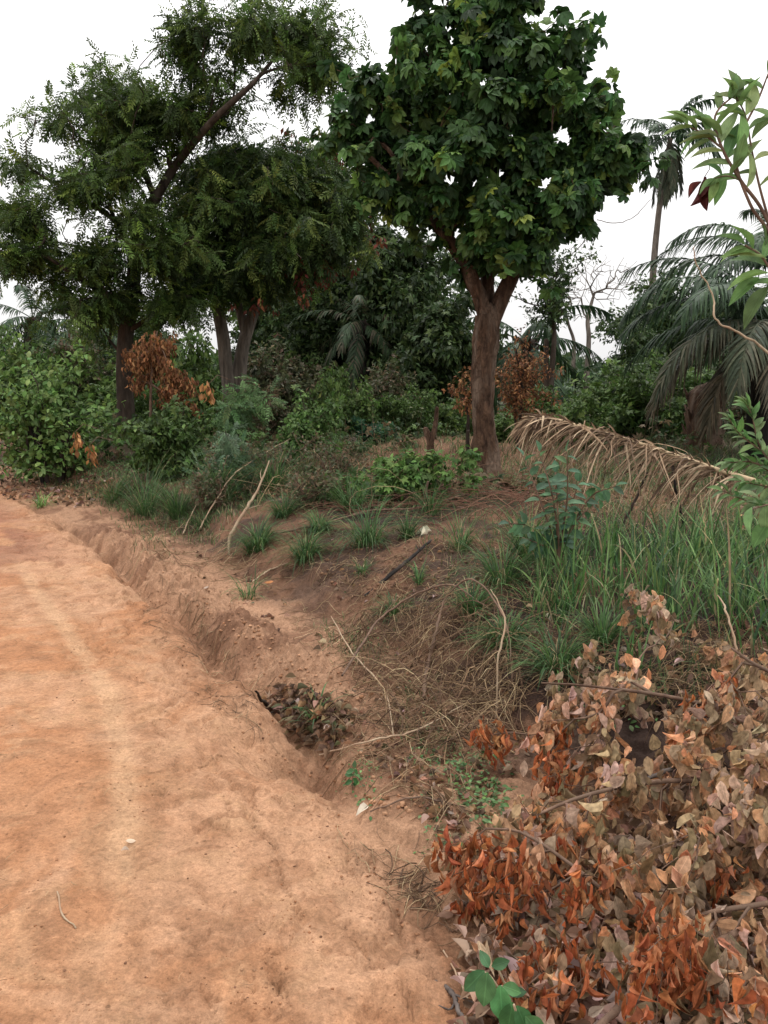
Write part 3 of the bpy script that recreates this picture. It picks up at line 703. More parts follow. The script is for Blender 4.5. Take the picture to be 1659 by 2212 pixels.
def palm(label, trunk, rad, fr, bark='bark_dark', group=None, rough=.18):
    """fr: list of dict for frond()"""
    b = np.array(trunk[0], float); b[2] = hz(b[0], b[1])-.1
    root = empty('palm_tree', b, label, 'palm', group)
    pts = spline([b]+list(trunk[1:]), 40); rr_ = np.interp(np.linspace(0, 1, 40), np.linspace(0, 1, len(rad)), rad)
    a = Acc(); V, F = tube(pts, rr_, 16, rough, 4); a.add(V, F)
    # cut leaf bases up the trunk
    if rad[-1] > .14:
        for k in range(70):
            t = rng.uniform(.25, 1); i = int(t*39); az = rng.uniform(0, 2*pi); p = pts[i]+np.array([cos(az), sin(az), 0])*rr_[i]*.8
            q = p+np.array([cos(az), sin(az), 1.1])*rng.uniform(.1, .22); V, F = tube([p, (p+q)/2+[0, 0, -.02], q], [.05, .045, .03], 5); a.add(V, F)
    a.build('trunk', M[bark], root)
    for i, f in enumerate(fr): put_frond(root, pts[-1], seed=int(rng.integers(9999)), **f)
    return root
def fan(n, L, hi=75, lo=-30, pal=PG, azs=None, ll=.7, droop=.6, nl=40, **kw):
    out_ = []
    for i in range(n):
        az = (i*2.39996+rng.uniform(-.2, .2)) if azs is None else azs[i]
        e = R(hi+(lo-hi)*(i/(n-1))**.9)
        out_.append(dict(L=L*rng.uniform(.85, 1.1), e0=e, e1=e-R(rng.uniform(60, 95)) if e > -.3 else R(-88), az=az, pal=pal, ll=ll, droop=droop*rng.uniform(.7, 1.3), n=nl, **{**dict(wdt=.075), **kw}))
    return out_
DK_ = ((.03, .055, .024), (.04, .07, .03), (.09, .08, .05))
pgp = 'oil palms behind the clearing'
palm('tall thin palm with shaggy hanging fronds rising far behind the right tree', px_poly([(1404, 880), (1408, 640), (1424, 450), (1448, 300)], 45), [.28, .19, .15, .13],
     fan(13, 3.6, 76, -5, PG, ll=1.0, droop=.9, wdt=.10, nl=34)+fan(9, 3.2, -62, -84, PGY, ll=.7, droop=1.2, wdt=.10, nl=30), 'bark_pale', rough=.05)
f_ = []
for az, e0, e1, L, pl_ in ((R(178), 35, -55, 3.0, PG), (R(165), 62, -30, 3.1, PG), (R(200), 10, -70, 2.9, PGY), (R(190), -2, -75, 2.9, PD), (R(150), 18, -60, 2.9, PG), (R(215), 40, -50, 3, PG),
                         (R(232), 8, -75, 2.6, PGY), (R(250), -10, -80, 2.4, PD), (R(120), 50, -40, 3, PG), (R(90), 30, -60, 3, PG), (R(60), 60, -30, 3, PG), (R(280), 20, -70, 2.6, PG), (R(20), 30, -60, 3, PG), (R(330), 20, -70, 2.8, PG), (R(182), 52, -60, 3.2, PG), (R(205), -25, -85, 2.4, PD)):
    f_.append(dict(L=L, e0=R(e0), e1=R(e1), az=az, pal=pl_, ll=.74, droop=.95, n=72, wdt=.048))
palm('large palm at the right edge with a thick black trunk and greyish drooping fronds', px_poly([(1645, 950), (1647, 850), (1655, 760), (1668, 700)], 14.5), [.26, .22, .21, .2], f_, 'bark_char')
f_ = []
for az, e0, e1, L, pl_ in ((R(185), 60, -40, 2.9, PG), (R(172), 35, -60, 3.2, PG), (R(205), 30, -60, 2.8, PG), (R(150), 55, -40, 3, PG), (R(90), 70, 0, 3, PG), (R(230), 50, -50, 2.7, PG), (R(270), 40, -60, 2.6, PG), (R(0), 60, -40, 3, PG)):
    f_.append(dict(L=L, e0=R(e0), e1=R(e1), az=az, pal=pl_, ll=.72, droop=.9, n=72, wdt=.048))
palm('taller palm whose dark green fronds arch in from the right edge above the greyish ones', px_poly([(1735, 960), (1728, 800), (1700, 600)], 16.5), [.26, .22, .2], f_, 'bark_char')
palm('dark palm with thick black trunk and hanging fronds in the middle of the far trees', px_poly([(777, 880), (778, 780), (782, 700)], 26), [.36, .32, .26], fan(18, 2.3, 70, -60, DK_, ll=.55, droop=1.0, wdt=.05), 'bark_char', pgp)
palm('feathery palm standing farthest to the left above the green shrubs', px_poly([(62, 860), (66, 760), (72, 690)], 36), [.35, .3, .28], fan(15, 3.4, 75, -45, PG, ll=.8, droop=.9), 'bark_dark', pgp)
palm('palm with drooping fronds half hidden left of the leaning tree trunk', px_poly([(185, 870), (188, 780), (190, 700)], 33), [.35, .3, .28], fan(14, 3.2, 60, -60, PG, ll=.8, droop=1.1), 'bark_dark', pgp)
palm('palm top showing light fronds over the dark trees left of the right tree crown', px_poly([(935, 860), (940, 760), (945, 640)], 31), [.33, .3, .28], fan(14, 3.3, 82, -30, ((.05, .085, .045), (.07, .11, .06)), ll=.75, droop=.7), 'bark_dark', pgp)
palm('palm with wide fronds seen just right of the brown trunk fork', px_poly([(1130, 880), (1132, 800), (1135, 735)], 25), [.33, .3, .28], fan(14, 3.3, 55, -50, PG, ll=.75, droop=1.0), 'bark_dark', pgp)
palm('low young palm at the foot of the bare grey tree', px_poly([(1195, 925), (1196, 905), (1197, 890)], 29), [.2, .2, .16], fan(11, 2.4, 80, 10, ((.05, .09, .04), (.07, .12, .05)), ll=.6, droop=.5), 'bark_dark', pgp)
palm('low young palm between the bare grey tree and the bushes on its right', px_poly([(1320, 930), (1322, 905), (1325, 885)], 31), [.2, .2, .16], fan(11, 2.2, 75, 10, PG, ll=.6, droop=.6), 'bark_dark', pgp)
# cut brown palm stump
b = at(1517, 975, 16); b[2] = hz(b[0], b[1])-.05; root = empty('palm_stump', b, 'thick broken brown palm stump in front of the dark bushes at right', 'stump')
a = Acc(); V, F = tube(spline([b, b+[0, 0, .5], b+[.03, 0, 1.0], b+[.05, 0, 1.25]], 26), np.interp(np.linspace(0, 1, 26), [0, .2, .8, 1], [.42, .33, .31, .22]), 22, .3, 9); a.add(V, F)
for k in range(26):
    az = rng.uniform(0, 2*pi); p = b+np.array([cos(az)*.3, sin(az)*.3, rng.uniform(.2, 1.1)]); q = p+np.array([cos(az)*.12, sin(az)*.12, .25]); V, F = tube([p, q], [.05, .02], 5); a.add(V, F)
a.build('stump_trunk', M['bark_brown'], root)

# ================================================================== PART 3: bare tree, bushes and trees behind
def bare(label, pts, rad, blobs, n, Y, bark='bark_pale'):
    b = np.array(pts[0]); b[2] = hz(b[0], b[1])-.05
    root = empty('bare_tree', b, label, 'tree'); att = blob_points(blobs, n, 0, 3, .5)
    P, par, r, tips = grow([([b]+list(pts[1:]), rad)], att, .45, .12, .14, .0075)
    skin(P, par, r).build('trunk_and_branches', M[bark], root); return root
bare('leafless grey tree with a fan of fine twigs against the sky', px_poly([(1262, 880), (1268, 800), (1272, 730), (1270, 690), (1282, 640)], 30), [.12, .10, .085, .075, .045],
     [(1300, 600, 70, 55, 30, 1.2), (1230, 640, 50, 45, 30, 1), (1340, 610, 45, 35, 30, 1), (1270, 570, 50, 30, 30, 1)], 260, 30)
bare('slimmer leafless tree leaning left beside the larger bare one', px_poly([(1240, 880), (1238, 800), (1240, 740), (1228, 700), (1222, 660)], 31), [.09, .08, .065, .05, .03],
     [(1200, 630, 40, 45, 31, 1), (1235, 610, 30, 45, 31, 1)], 110, 31)

def bush(name, label, px, top, wpx, Y, nst=4, natt=90, k=12, sig=.2, size=.14, pal=GREEN, wts=None, cb=.15, bark='bark_dark', temps=None, hang=.2, cat='bush', group=None, mat='leaf', sp=1., tip=.006, upw=.6, base=None):
    p = at(px, 900, Y); z0 = hz(p[0], p[1]) if base is None else base
    b = np.array([p[0], p[1], z0-.03]); h = at(px, top, Y)[2]-z0; wd = wpx/FPX*Y
    root = empty(name, b, label, cat, group)
    h_ = max(.15, h-size*.5-sig*.4)
    cc = []; m = max(4, natt//6)
    for q in range(m):
        u = unit(rng.normal(size=3))*rng.uniform(.1, 1)**.45
        c = b+np.array([u[0]*max(wd/2-size*.6-sig*.5, wd*.2), u[1]*wd*.42*sp, h_*(cb+(1-cb)*(.5+.5*u[2]))])
        cc.append(c+unit(rng.normal(size=(6, 3)))*rng.uniform(.2, 1, (6, 1))*min(.35, h*.16))
    sp_ = []
    for q in range(max(3, natt//22)):                              # shoots that stick out of the outline
        u = unit(rng.normal(size=3)*[1, 1, .6]+[0, 0, .5]); c = b+np.array([u[0]*wd*.5, u[1]*wd*.42*sp, h*(cb+(1-cb)*max(.15, (.45+.6*u[2])))])
        sp_.append(np.array([c+u*k_*h*.05+rng.normal(0, .03, 3) for k_ in range(4)]))
    att = np.vstack(cc+sp_); att[:, 2] = np.maximum(att[:, 2], z0+.05)
    tr = []
    for i in range(nst):
        az = rng.uniform(0, 2*pi); o = np.array([cos(az), sin(az), 0])*wd*.04*nst**.5
        ln = np.array([cos(az), sin(az), 0])*wd*(.12 if nst > 1 else .03)
        r0 = max(.012, h*(.022 if nst > 1 else .035))
        tr.append(([b+o, b+o+ln*.4+[0, 0, h*.22], b+o+ln+[0, 0, h*.5]], [r0, r0*.8, r0*.6]))
    P, par, r, tips = grow(tr, att, max(.2, h*.08), .25, .15, tip)
    skin(P, par, r, rmin=.006 if Y > 20 else 0).build('trunk' if nst == 1 else 'stems', M[bark], root)
    a = Acc(); leaves_at(a, temps or MIXL, P[tips], k if temps else int(k*1.7), sig, size*(1 if temps else .8), pal, wts, hang, upw=upw)
    a.build('crown' if nst == 1 else 'foliage', M[mat], root, smooth=False)
    root['_w'] = wd; root['_h'] = h
    return root
def again(o, px, top, wpx, Y, label, rz=None):
    p = at(px, 900, Y); z0 = hz(p[0], p[1]); h = at(px, top, Y)[2]-z0; wd = wpx/FPX*Y
    return copy_tree(o, (p[0], p[1], z0-.03), rng.uniform(0, 6) if rz is None else rz, (wd/o['_w'], wd/o['_w'], h/o['_h']), label)
DK = [(.034, .060, .020), (.048, .082, .026), (.024, .042, .015), (.070, .105, .03)]
MD = [(.068, .118, .03), (.092, .155, .038), (.05, .086, .024), (.12, .18, .05)]
BR = [(.12, .22, .05), (.16, .28, .07), (.08, .16, .04), (.20, .30, .10)]
OL = [(.085, .10, .045), (.06, .075, .03), (.11, .11, .06), (.14, .10, .06)]
gt = 'dark trees behind the clearing'
D1 = bush('broadleaf_tree', 'dark dense tree directly behind the black palm trunk', 735, 545, 190, 29, 1, 420, 13, .42, .30, DK, None, .30, cat='tree', group=gt)
D2 = bush('broadleaf_tree', 'tallest dark tree in the middle, between the twin-trunk crown and the right tree', 840, 465, 210, 27, 2, 480, 13, .42, .28, DK, None, .3, cat='tree', group=gt, hang=.5)
D3 = bush('broadleaf_tree', 'dark tree with foliage down to the ground just left of the brown trunk', 950, 640, 170, 24, 3, 380, 14, .35, .24, DK, None, .08, cat='tree', group=gt, hang=.6)
for a_ in ((895, 560, 150, 26, 'narrow dark tree wedged between the middle dark trees'), (630, 640, 130, 30, 'dark tree seen under the red withered leaves of the twin-trunked tree'),
           (1005, 720, 110, 27, 'small dark tree half hidden by the brown trunk'), (575, 700, 120, 31, 'dark tree filling the gap right of the charred trunk')):
    again(D3 if a_[0] % 2 else D1, *a_)
again(D2, 1405, 620, 150, 33, 'dark tree with a ragged top right of the bare grey tree')
again(D1, 1455, 635, 150, 31, 'dark tree just behind the tall palm trunk')
again(D3, 1385, 700, 110, 26, 'dark tree with foliage to the ground right of the bare tree stems')
again(D3, 1560, 740, 150, 24, 'dark tree in the shade under the greyish palm fronds')
again(D1, 1540, 650, 170, 33, 'dark tree behind the arching fronds near the right edge')
again(D2, 330, 700, 150, 31, 'dark tree behind the hanging brown leaves')
again(D1, 620, 560, 170, 32, 'tall dark tree filling the gap behind the twin-trunked crown')
again(D2, 690, 620, 140, 28, 'dark tree under the right part of the twin-trunked crown')
again(D3, 520, 760, 110, 29, 'low dark tree seen between the pale and the charred trunk')
again(D1, 100, 740, 170, 33, 'low dark tree behind the left edge palm')
again(D1, 240, 690, 120, 34, 'dark tree behind the leaning trunk')
D4 = bush('broadleaf_tree', 'slender tree with flat leaf layers and thin dark limbs right of the brown trunk fork', 1180, 525, 130, 22, 2, 90, 9, .26, .16, DK, None, .55, cat='tree', tip=.011)
gb = 'green bushes under the trees'
B1 = bush('bush', 'wide dark green bush in the shade below the right palms', 1400, 790, 260, 19, 5, 420, 13, .26, .17, MD, [3, 2, 4, 1], .02, group=gb)
B2 = bush('bush', 'bushy green shrub between the bare tree and the brown tree', 1185, 860, 130, 20, 4, 220, 13, .22, .14, MD, None, .02, group=gb)
B3 = bush('bush', 'loose olive green bush behind the charred trunk', 620, 765, 190, 25, 4, 300, 12, .3, .20, OL, None, .02, group=gb)
for o_, a_ in ((B2, (1262, 875, 130, 18, 'green shrub in front of the bare tree foot')), (B1, (1540, 830, 180, 21, 'dark bush behind the palm stump')), (B3, (1330, 850, 150, 22, 'olive shrub between the bare tree and the wide dark bush')),
               (B2, (1100, 900, 120, 18, 'low green shrub right behind the brown trunk')), (B1, (40, 745, 210, 27, 'tall green shrub behind the bright shrub at the left edge')), (B3, (150, 735, 170, 29, 'olive shrub under the farthest palm')),
               (B2, (420, 765, 150, 27, 'green shrub showing between the hanging brown leaves and the pale trunk')), (B1, (700, 770, 190, 27, 'dark green bush left of the black palm trunk')), (B3, (830, 800, 150, 22, 'olive bush right of the black palm trunk')),
               (B2, (735, 830, 130, 19, 'leafy green shrub in front of the black palm trunk')), (B1, (880, 850, 150, 20, 'dark bush behind the forked stump')), (B3, (560, 840, 150, 18, 'olive tangle at the foot of the charred trunk')),
               (B2, (430, 850, 120, 18, 'green shrub at the foot of the pale trunk')), (B1, (330, 830, 140, 21, 'dark shrub behind the lower hanging brown leaves')), (B3, (1640, 850, 160, 19, 'olive bush behind the thick black palm trunk')), (B2, (985, 880, 110, 21, 'green shrub left of the brown trunk')),
               (B1, (500, 800, 200, 31, 'wide dark green bush far behind the twin trunks')), (B2, (270, 800, 200, 28, 'green shrub behind the leaning trunk foot')),
               (B3, (1010, 790, 120, 29, 'olive bush far behind the brown trunk')), (B2, (1235, 835, 90, 33, 'far green shrub seen through the bare tree'))):
    again(o_, *a_)
bush('bush', 'bright green shrub with rounded pale leaves over a dark foot at the left edge', 105, 785, 245, 15, 7, 420, 10, .16, .115, [(.12, .20, .05), (.15, .25, .07), (.07, .13, .035), (.19, .29, .10)], None, .10, temps=OVAL, hang=.1, bark='bark_char')
bush('bush', 'dark leafy bush growing at the foot of the leaning tree', 370, 890, 170, 13, 5, 240, 12, .16, .12, MD, [3, 1, 4, .3], .02, hang=.5)
bush('bush', 'pale grey green shrub with rows of paired leaflets left of the twiggy thicket', 495, 930, 105, 11.5, 3, 60, 6, .14, .20, [(.13, .19, .11), (.09, .15, .08)], None, .05, temps=PIN, hang=.5)
bush('bush', 'thin shrub with pinnate leaves in front of the charred trunk', 515, 835, 80, 14, 2, 26, 6, .14, .26, [(.12, .20, .08), (.08, .15, .06)], None, .5, temps=PIN, hang=.4)
bush('bush', 'fresh green shrub standing right of the charred trunk', 668, 865, 120, 14, 4, 130, 10, .15, .11, [(.10, .18, .05), (.13, .21, .06), (.06, .12, .03)], None, .1, hang=.4)
bush('bush', 'low spreading bright green leafy bush left of the brown trunk foot', 905, 972, 270, 9.8, 7, 150, 9, .12, .075, [(.10, .18, .045), (.13, .22, .055), (.06, .12, .03), (.18, .26, .08)], [4, 3, 4, .6], .0, temps=[t for t in CLUST]+OVAL, hang=.7, bark='twig', sp=.35)
bush('bush', 'small yellow green bush on the clearing right of the bare tree', 1262+210, 895, 60, 18, 3, 40, 10, .12, .13, BR, None, .1)
bush('bush', 'dark green ground shrub with upright leaves behind the forked stump', 800, 905, 150, 19, 6, 120, 12, .15, .16, [(.03, .09, .045), (.05, .13, .06)], None, .02, hang=-.3)
# twiggy olive thickets in the middle
for px, top, wp, Yv, lb in ((610, 930, 190, 11.5, 'tangled twiggy thicket with few olive leaves in front of the twin trunks'), (720, 940, 150, 12.5, 'tangle of thin brown stems beside the fresh green shrub'),
                           (450, 1000, 130, 10.5, 'low tangle of weeds left of the tall grass tuft'), (680, 1000, 150, 9.6, 'brown and olive weed tangle behind the round grass tufts')):
    bush('thicket', lb, px, top, wp, Yv, 9, 190, 3, .10, .065, OL, None, .02, bark='twig', temps=SIMPLE, tip=.0035, hang=.2, cat='thicket', group='twiggy thickets', sp=.6)
# dead brown foliage
DB = [(.26, .125, .055), (.20, .09, .04), (.33, .17, .08), (.13, .06, .03)]
b0 = at(300, 690, 15.4)
root = empty('dead_branch', at(330, 715, 15.4), 'broken branch of hanging orange brown leaves leaning on the left tree trunk', 'dead branch')
att = blob_points([(335, 750, 55, 45, 15.4, .5), (345, 810, 70, 60, 15.4, .5), (300, 770, 40, 50, 15.4, .4), (390, 840, 35, 60, 15.4, .4), (405, 890, 14, 40, 15.4, .2)], 170, .1, 4, .15)
P, par, r, tips = grow([(px_poly([(325, 900), (326, 830), (330, 760), (340, 715)], 15.4), [.03, .028, .02, .012])], att, .25, .1, .15, .005)
skin(P, par, r).build('branch', M['twig'], root)
a = Acc(); leaves_at(a, [leaf_t(.4, 3, .3, .2, curl=.4, seed=i, wav=.03) for i in range(3)], P[tips], 11, .14, .095, DB, None, 1.6); a.build('dead_leaves', M['deadfar'], root, smooth=False)
bush('dead_tree', 'small dead tree with rusty brown leaves just behind the brown trunk', 1125, 748, 112, 16, 2, 190, 11, .15, .08, DB, [2, 3, 1, 4], .3, temps=SIMPLE, cat='dead tree', mat='deadfar', hang=.6)
bush('dead_tree', 'thin sprig of rusty leaves left of the brown trunk', 1010, 820, 50, 17, 1, 20, 9, .12, .10, DB, None, .6, temps=SIMPLE, cat='dead tree', mat='deadfar', hang=.6)
for px, py, lb in ((160, 935, 'small sprig of orange leaves hanging below the bright green shrub'), (193, 962, 'lower of the two orange leaf sprigs below the bright shrub'), (452, 828, 'little tuft of orange leaves left of the pale trunk')):
    c = at(px, py, 11.5); root = empty('dead_sprig', c, lb, 'dead sprig'); q = [c+[rng.normal(0, .04), 0, -.05*i] for i in range(5)]
    V, F = tube([c+[.25, .3, .05], c+[.1, .1, .12], c, c+[0, 0, -.2]], .004, 4); a = Acc(); a.add(V, F); a.build('twig', M['twig'], root)
    a = Acc(); leaves_at(a, SIMPLE, np.array(q), 5, .05, .11, [(.34, .17, .07), (.27, .13, .05)], None, 1.5); a.build('dead_leaves', M['deadfar'], root, smooth=False)

# forked stump and small posts in the clearing
def stump(label, parts, Y, bark='bark_brown'):
    b = at(parts[0][0][0][0], parts[0][0][0][1], Y); b[2] = hz(b[0], b[1])-.05
    root = empty('stump', b, label, 'stump'); a = Acc()
    for pts, rad in parts:
        q = px_poly(pts, Y); 
        if pts is parts[0][0]: q[0] = b
        V, F = tube(spline(q, 14), np.interp(np.linspace(0, 1, 14), np.linspace(0, 1, len(rad)), rad), 12, .22, 3); a.add(V, F)
    a.build('stump_wood', M[bark], root)
stump('forked dead stump standing in the clearing left of the brown trunk', [([(930, 1005), (930, 960), (924, 935)], [.075, .06, .055]), ([(930, 955), (940, 920), (944, 880)], [.055, .04, .03]), ([(924, 940), (918, 925)], [.06, .045])], 12.8)
stump('thin dark cut post close beside the brown trunk', [([(1012, 1000), (1010, 950), (1011, 930)], [.035, .03, .03])], 13.2, 'bark_dark')

# undergrowth between the trees
a = Acc(); n = 2600; ux = rng.uniform(-11, 12, n); uy = rng.uniform(9.6, 30, n)
k_ = (sdist(ux, uy) > 2.2) & (fbm(ux*.5+7, uy*.5, 3, 401)+.25*(ux < 0)+.03*(uy-15) > -.02) & (np.hypot((ux-2.2)/3.0, (uy-14.5)/3.) > 1)
ux, uy = ux[k_], uy[k_]; uz = hgrid(ux, uy); un = len(ux); hh = rng.uniform(.12, .75, un)**1.2*(.5+.6*sstep(11, 20, uy))
for i in range(un):
    if hh[i] > .25:
        c = np.array([ux[i], uy[i], uz[i]]); dd = rng.normal(0, .25, 3)*hh[i]; V, F = tube([c, c+[dd[0]*.3, dd[1]*.3, hh[i]*.55], c+[dd[0], dd[1], hh[i]*1.1]], [.008, .006, .003], 3); a.add(V, F, (.13, .09, .055))
kk = 16; base = np.repeat(np.stack([ux, uy, uz], -1), kk, 0); hr = np.repeat(hh, kk); m = len(base); base = base+np.stack([rng.normal(0, .30, m)*hr, rng.normal(0, .30, m)*hr, rng.uniform(.05, 1, m)*hr], -1)
tone = np.repeat(rng.integers(0, 6, un), kk); pal_ = np.array([(.06, .11, .035), (.045, .085, .028), (.085, .14, .04), (.10, .11, .05), (.035, .065, .025), (.15, .11, .06)])
c = np.clip(pal_[tone]*(1+rng.normal(0, .2, (m, 1))), .01, .6)
scatter(a, SIMPLE+CLUST, base, rng.normal(size=(m, 3))*[1, 1, .5], rng.normal(0, .5, (m, 3))+[0, -.1, .8], rng.uniform(.06, .15, m), c)
tag(a.build('undergrowth', M['leaf'], smooth=False), 'mixed low weeds and seedlings covering the ground between the trees', 'undergrowth', kind='stuff')
# far woodland as one mass
a = Acc(); n = 15000
xs = rng.uniform(-70, 70, n); yy = rng.uniform(50, 85, n); top = 3.2+2.8*fbm(xs*.12, yy*.1, 4, 301)+.03*(yy-50)
zz = hgrid(xs, yy)+rng.uniform(0, 1, n)**.7*np.maximum(top, .8)
pos = np.stack([xs, yy, zz], -1)
scatter(a, CLUST, pos, rng.normal(size=(n, 3))+[0, 0, .2], rng.normal(0, .5, (n, 3))+[0, -.2, .7], rng.uniform(.6, 1.1, n), pick_cols(n, [(.05, .085, .035), (.035, .065, .03), (.07, .10, .04)]))
tag(a.build('far_woodland', M['leaf'], smooth=False), 'far green woodland closing the view behind the clearing', 'woodland', kind='stuff')
# ================================================================== PART 4: grass
def ribbons(P0, az, a0, bend, L, wd, m=5, twist=None, cap=2.6):
    """blades growing from P0: a0 start angle from vertical, bend total extra angle; returns V,F"""
    n = len(P0); u = np.linspace(0, 1, m); ang = np.minimum(a0[:, None]+bend[:, None]*u[None]**1.3, cap)
    ds = (L/(m-1))[:, None]; hr = np.cumsum(np.concatenate([np.zeros((n, 1)), np.sin((ang[:, 1:]+ang[:, :-1])/2)*ds], 1), 1)
    vt = np.cumsum(np.concatenate([np.zeros((n, 1)), np.cos((ang[:, 1:]+ang[:, :-1])/2)*ds], 1), 1)
    hd = np.stack([np.cos(az), np.sin(az), np.zeros(n)], -1)
    C = P0[:, None]+hd[:, None]*hr[..., None]+np.array([0, 0, 1.])*vt[..., None]
    tw = rng.uniform(-.6, .6, n) if twist is None else twist
    sd = np.stack([-np.sin(az+tw), np.cos(az+tw), np.zeros(n)], -1)
    ww = wd[:, None]*np.interp(u, [0, .3, .7, 1], [.6, 1, .75, .08])[None]/2
    V = np.stack([C-sd[:, None]*ww[..., None], C+sd[:, None]*ww[..., None]], 2).reshape(-1, 3)
    i = np.arange(m-1)*2; f = np.stack([i, i+1, i+3, i+2], -1)
    return V, (f[None]+(np.arange(n)*2*m)[:, None, None]).reshape(-1, 4), m
def blades(acc, P0, az, a0, bend, L, wd, pal, wts=None, m=5, twist=None, var=.2):
    V, F, m = ribbons(P0, az, a0, bend, L, wd, m, twist); acc.add(V, F, np.repeat(pick_cols(len(P0), pal, wts, var), 2*m, 0))
GR = [(.050, .105, .032), (.075, .145, .042), (.034, .075, .026), (.11, .165, .06), (.28, .23, .12)]
def tuft(label, px, py, wpx, n=300, tall=1., pal=GR, wts=(3, 3, 3, 1, .5), wd=.006, bend=1.9):
    c = G(px, py); rad = wpx/FPX*c[1]/2*1.35; wd = wd*1.3
    a = Acc(); az = rng.uniform(0, 2*pi, n); r0 = rng.uniform(0, 1, n)**.6*rad*.35
    P0 = np.stack([c[0]+np.cos(az)*r0, c[1]+np.sin(az)*r0, np.zeros(n)], -1); P0[:, 2] = hgrid(P0[:, 0], P0[:, 1])-.01
    L = rad*rng.uniform(.8, 2.1, n)*tall
    blades(a, P0, az+rng.normal(0, .5, n), rng.uniform(.02, .8, n)/tall**.7, bend*rng.uniform(.5, 1.35, n)/tall, L, wd*rng.uniform(.6, 1.3, n), pal, wts, 6)
    k = n//6; az = rng.uniform(0, 2*pi, k)                       # dry blades lying under the green ones
    P0 = np.stack([c[0]+np.cos(az)*rad*.3, c[1]+np.sin(az)*rad*.3, np.zeros(k)], -1); P0[:, 2] = hgrid(P0[:, 0], P0[:, 1])
    blades(a, P0, az, rng.uniform(.9, 1.3, k), rng.uniform(.3, 1, k), rad*rng.uniform(.6, 1.2, k), np.full(k, wd*.8), [(.30, .23, .13), (.20, .15, .09)], None, 5)
    tag(a.build('grass_tuft', M['grass'], smooth=False, origin=c), label, 'grass tuft', 'grass tufts on the ditch bank')
for T in (("round bright grass tuft in the middle of the bank, near the pale stick", 662, 1205, 80), ("grass tuft on the bank immediately right of the leaning pale stick", 556, 1185, 82),
          ("wide drooping grass tuft along the bank edge above the dark charred stick", 795, 1178, 118, 240), ("largest dark grass tuft at the foot of the twiggy thicket", 478, 1085, 112, 260, 1.25),
          ("tall grass tuft with straw blades at the head of the ditch", 315, 1115, 95, 230, 1.3), ("small grass tuft beside the dark patch of humus", 612, 1118, 66), ("tiny grass tuft with dry roots hanging down the bank", 783, 1238, 40, 60),
          ("flat little grass tuft on the ditch floor next to an orange leaf", 535, 1292, 70, 60, 1, GR, (1, 4, 1, 3, 1), .006), ("dark grass tuft left of the lowest one above the brown leaves", 1090, 1400, 92), ("dark drooping grass tuft just above the brown dead leaves", 1203, 1455, 118, 260),
          ("wide grass tuft at the left end of the tall grass", 1085, 1262, 125, 260), ("upright grass tuft on the bank top left of the green sapling", 995, 1192, 66, 90, 1.4), ("sparse grass tuft on the bare slope below the charred stick end", 905, 1262, 45, 50, 1.3),
          ("low grass tuft in the ditch beside the head of the sand ridge", 440, 1140, 60, 80), ("grass tuft under the bright leafy bush", 700, 1090, 70, 120), ("faint grass tuft at the road bend on the left", 90, 1095, 40, 60, 1, BR, None, .01),
          ("grass tuft on the dark slope between tall grass and thicket", 930, 1110, 60, 90, 1.3)):
    tuft(*T)
for T in (("grass tuft just above the round bright tuft, under the long thin branch", 690, 1150, 60), ("grass tuft at the dark humus patch edge below the twiggy thicket", 760, 1105, 70, 200, 1.3), ("dry green tuft at the bank foot below the charred stick", 850, 1330, 60, 140), ("grass tuft beside the white fallen leaf on the bank top", 880, 1160, 50, 130, 1.2),
          ("leafy grass tuft at the left foot of the sapling in front of the frond", 1140, 1215, 90, 260, 1.5), ("grass tuft on the slope between the two lowest tufts and the straw", 1020, 1330, 70, 180, 1.2), ("grass tuft under the propped pale branch tip", 590, 1060, 80, 220, 1.4), ("grass tuft at the ditch head right of the tall straw tuft", 385, 1120, 70, 200, 1.3),
          ("dark tuft in the corner between the dead branches and tall grass", 1300, 1400, 90, 200, 1.3), ("grass tuft left of the tall straw bladed tuft", 245, 1085, 60, 160, 1.2)):
    tuft(*T)
tuft("broad bladed green plant growing above the washed out hole", 688, 1545, 75, 34, 1.1, [(.05, .105, .04), (.08, .15, .05), (.2, .17, .09)], None, .009, 1.5)
# tall grass at right
def scat_px(poly, n, ymax=60):
    """ground points whose place in the photo falls inside the polygon, spread evenly over the ground"""
    pg = np.array(poly, float); x0, y0 = pg.min(0); x1, y1 = pg.max(0); out_ = []
    while len(out_) < n:
        px, py = rng.uniform(x0, x1), rng.uniform(y0, y1); ins = False; j = len(pg)-1
        for i in range(len(pg)):
            if (pg[i][1] > py) != (pg[j][1] > py) and px < (pg[j][0]-pg[i][0])*(py-pg[i][1])/(pg[j][1]-pg[i][1])+pg[i][0]: ins = not ins
            j = i
        if ins: out_.append((px, py))
    return out_
def ground_pts(poly, n, k=1):
    base = np.array([G(*p) for p in scat_px(poly, max(1, n//k))]); P_ = np.repeat(base, k, 0); P_ = P_[:n]
    if k > 1: P_[:, :2] += rng.normal(0, .012, (len(P_), 2))*P_[:, 1:2]
    P_[:, 2] = hgrid(P_[:, 0], P_[:, 1]); return P_
a = Acc()
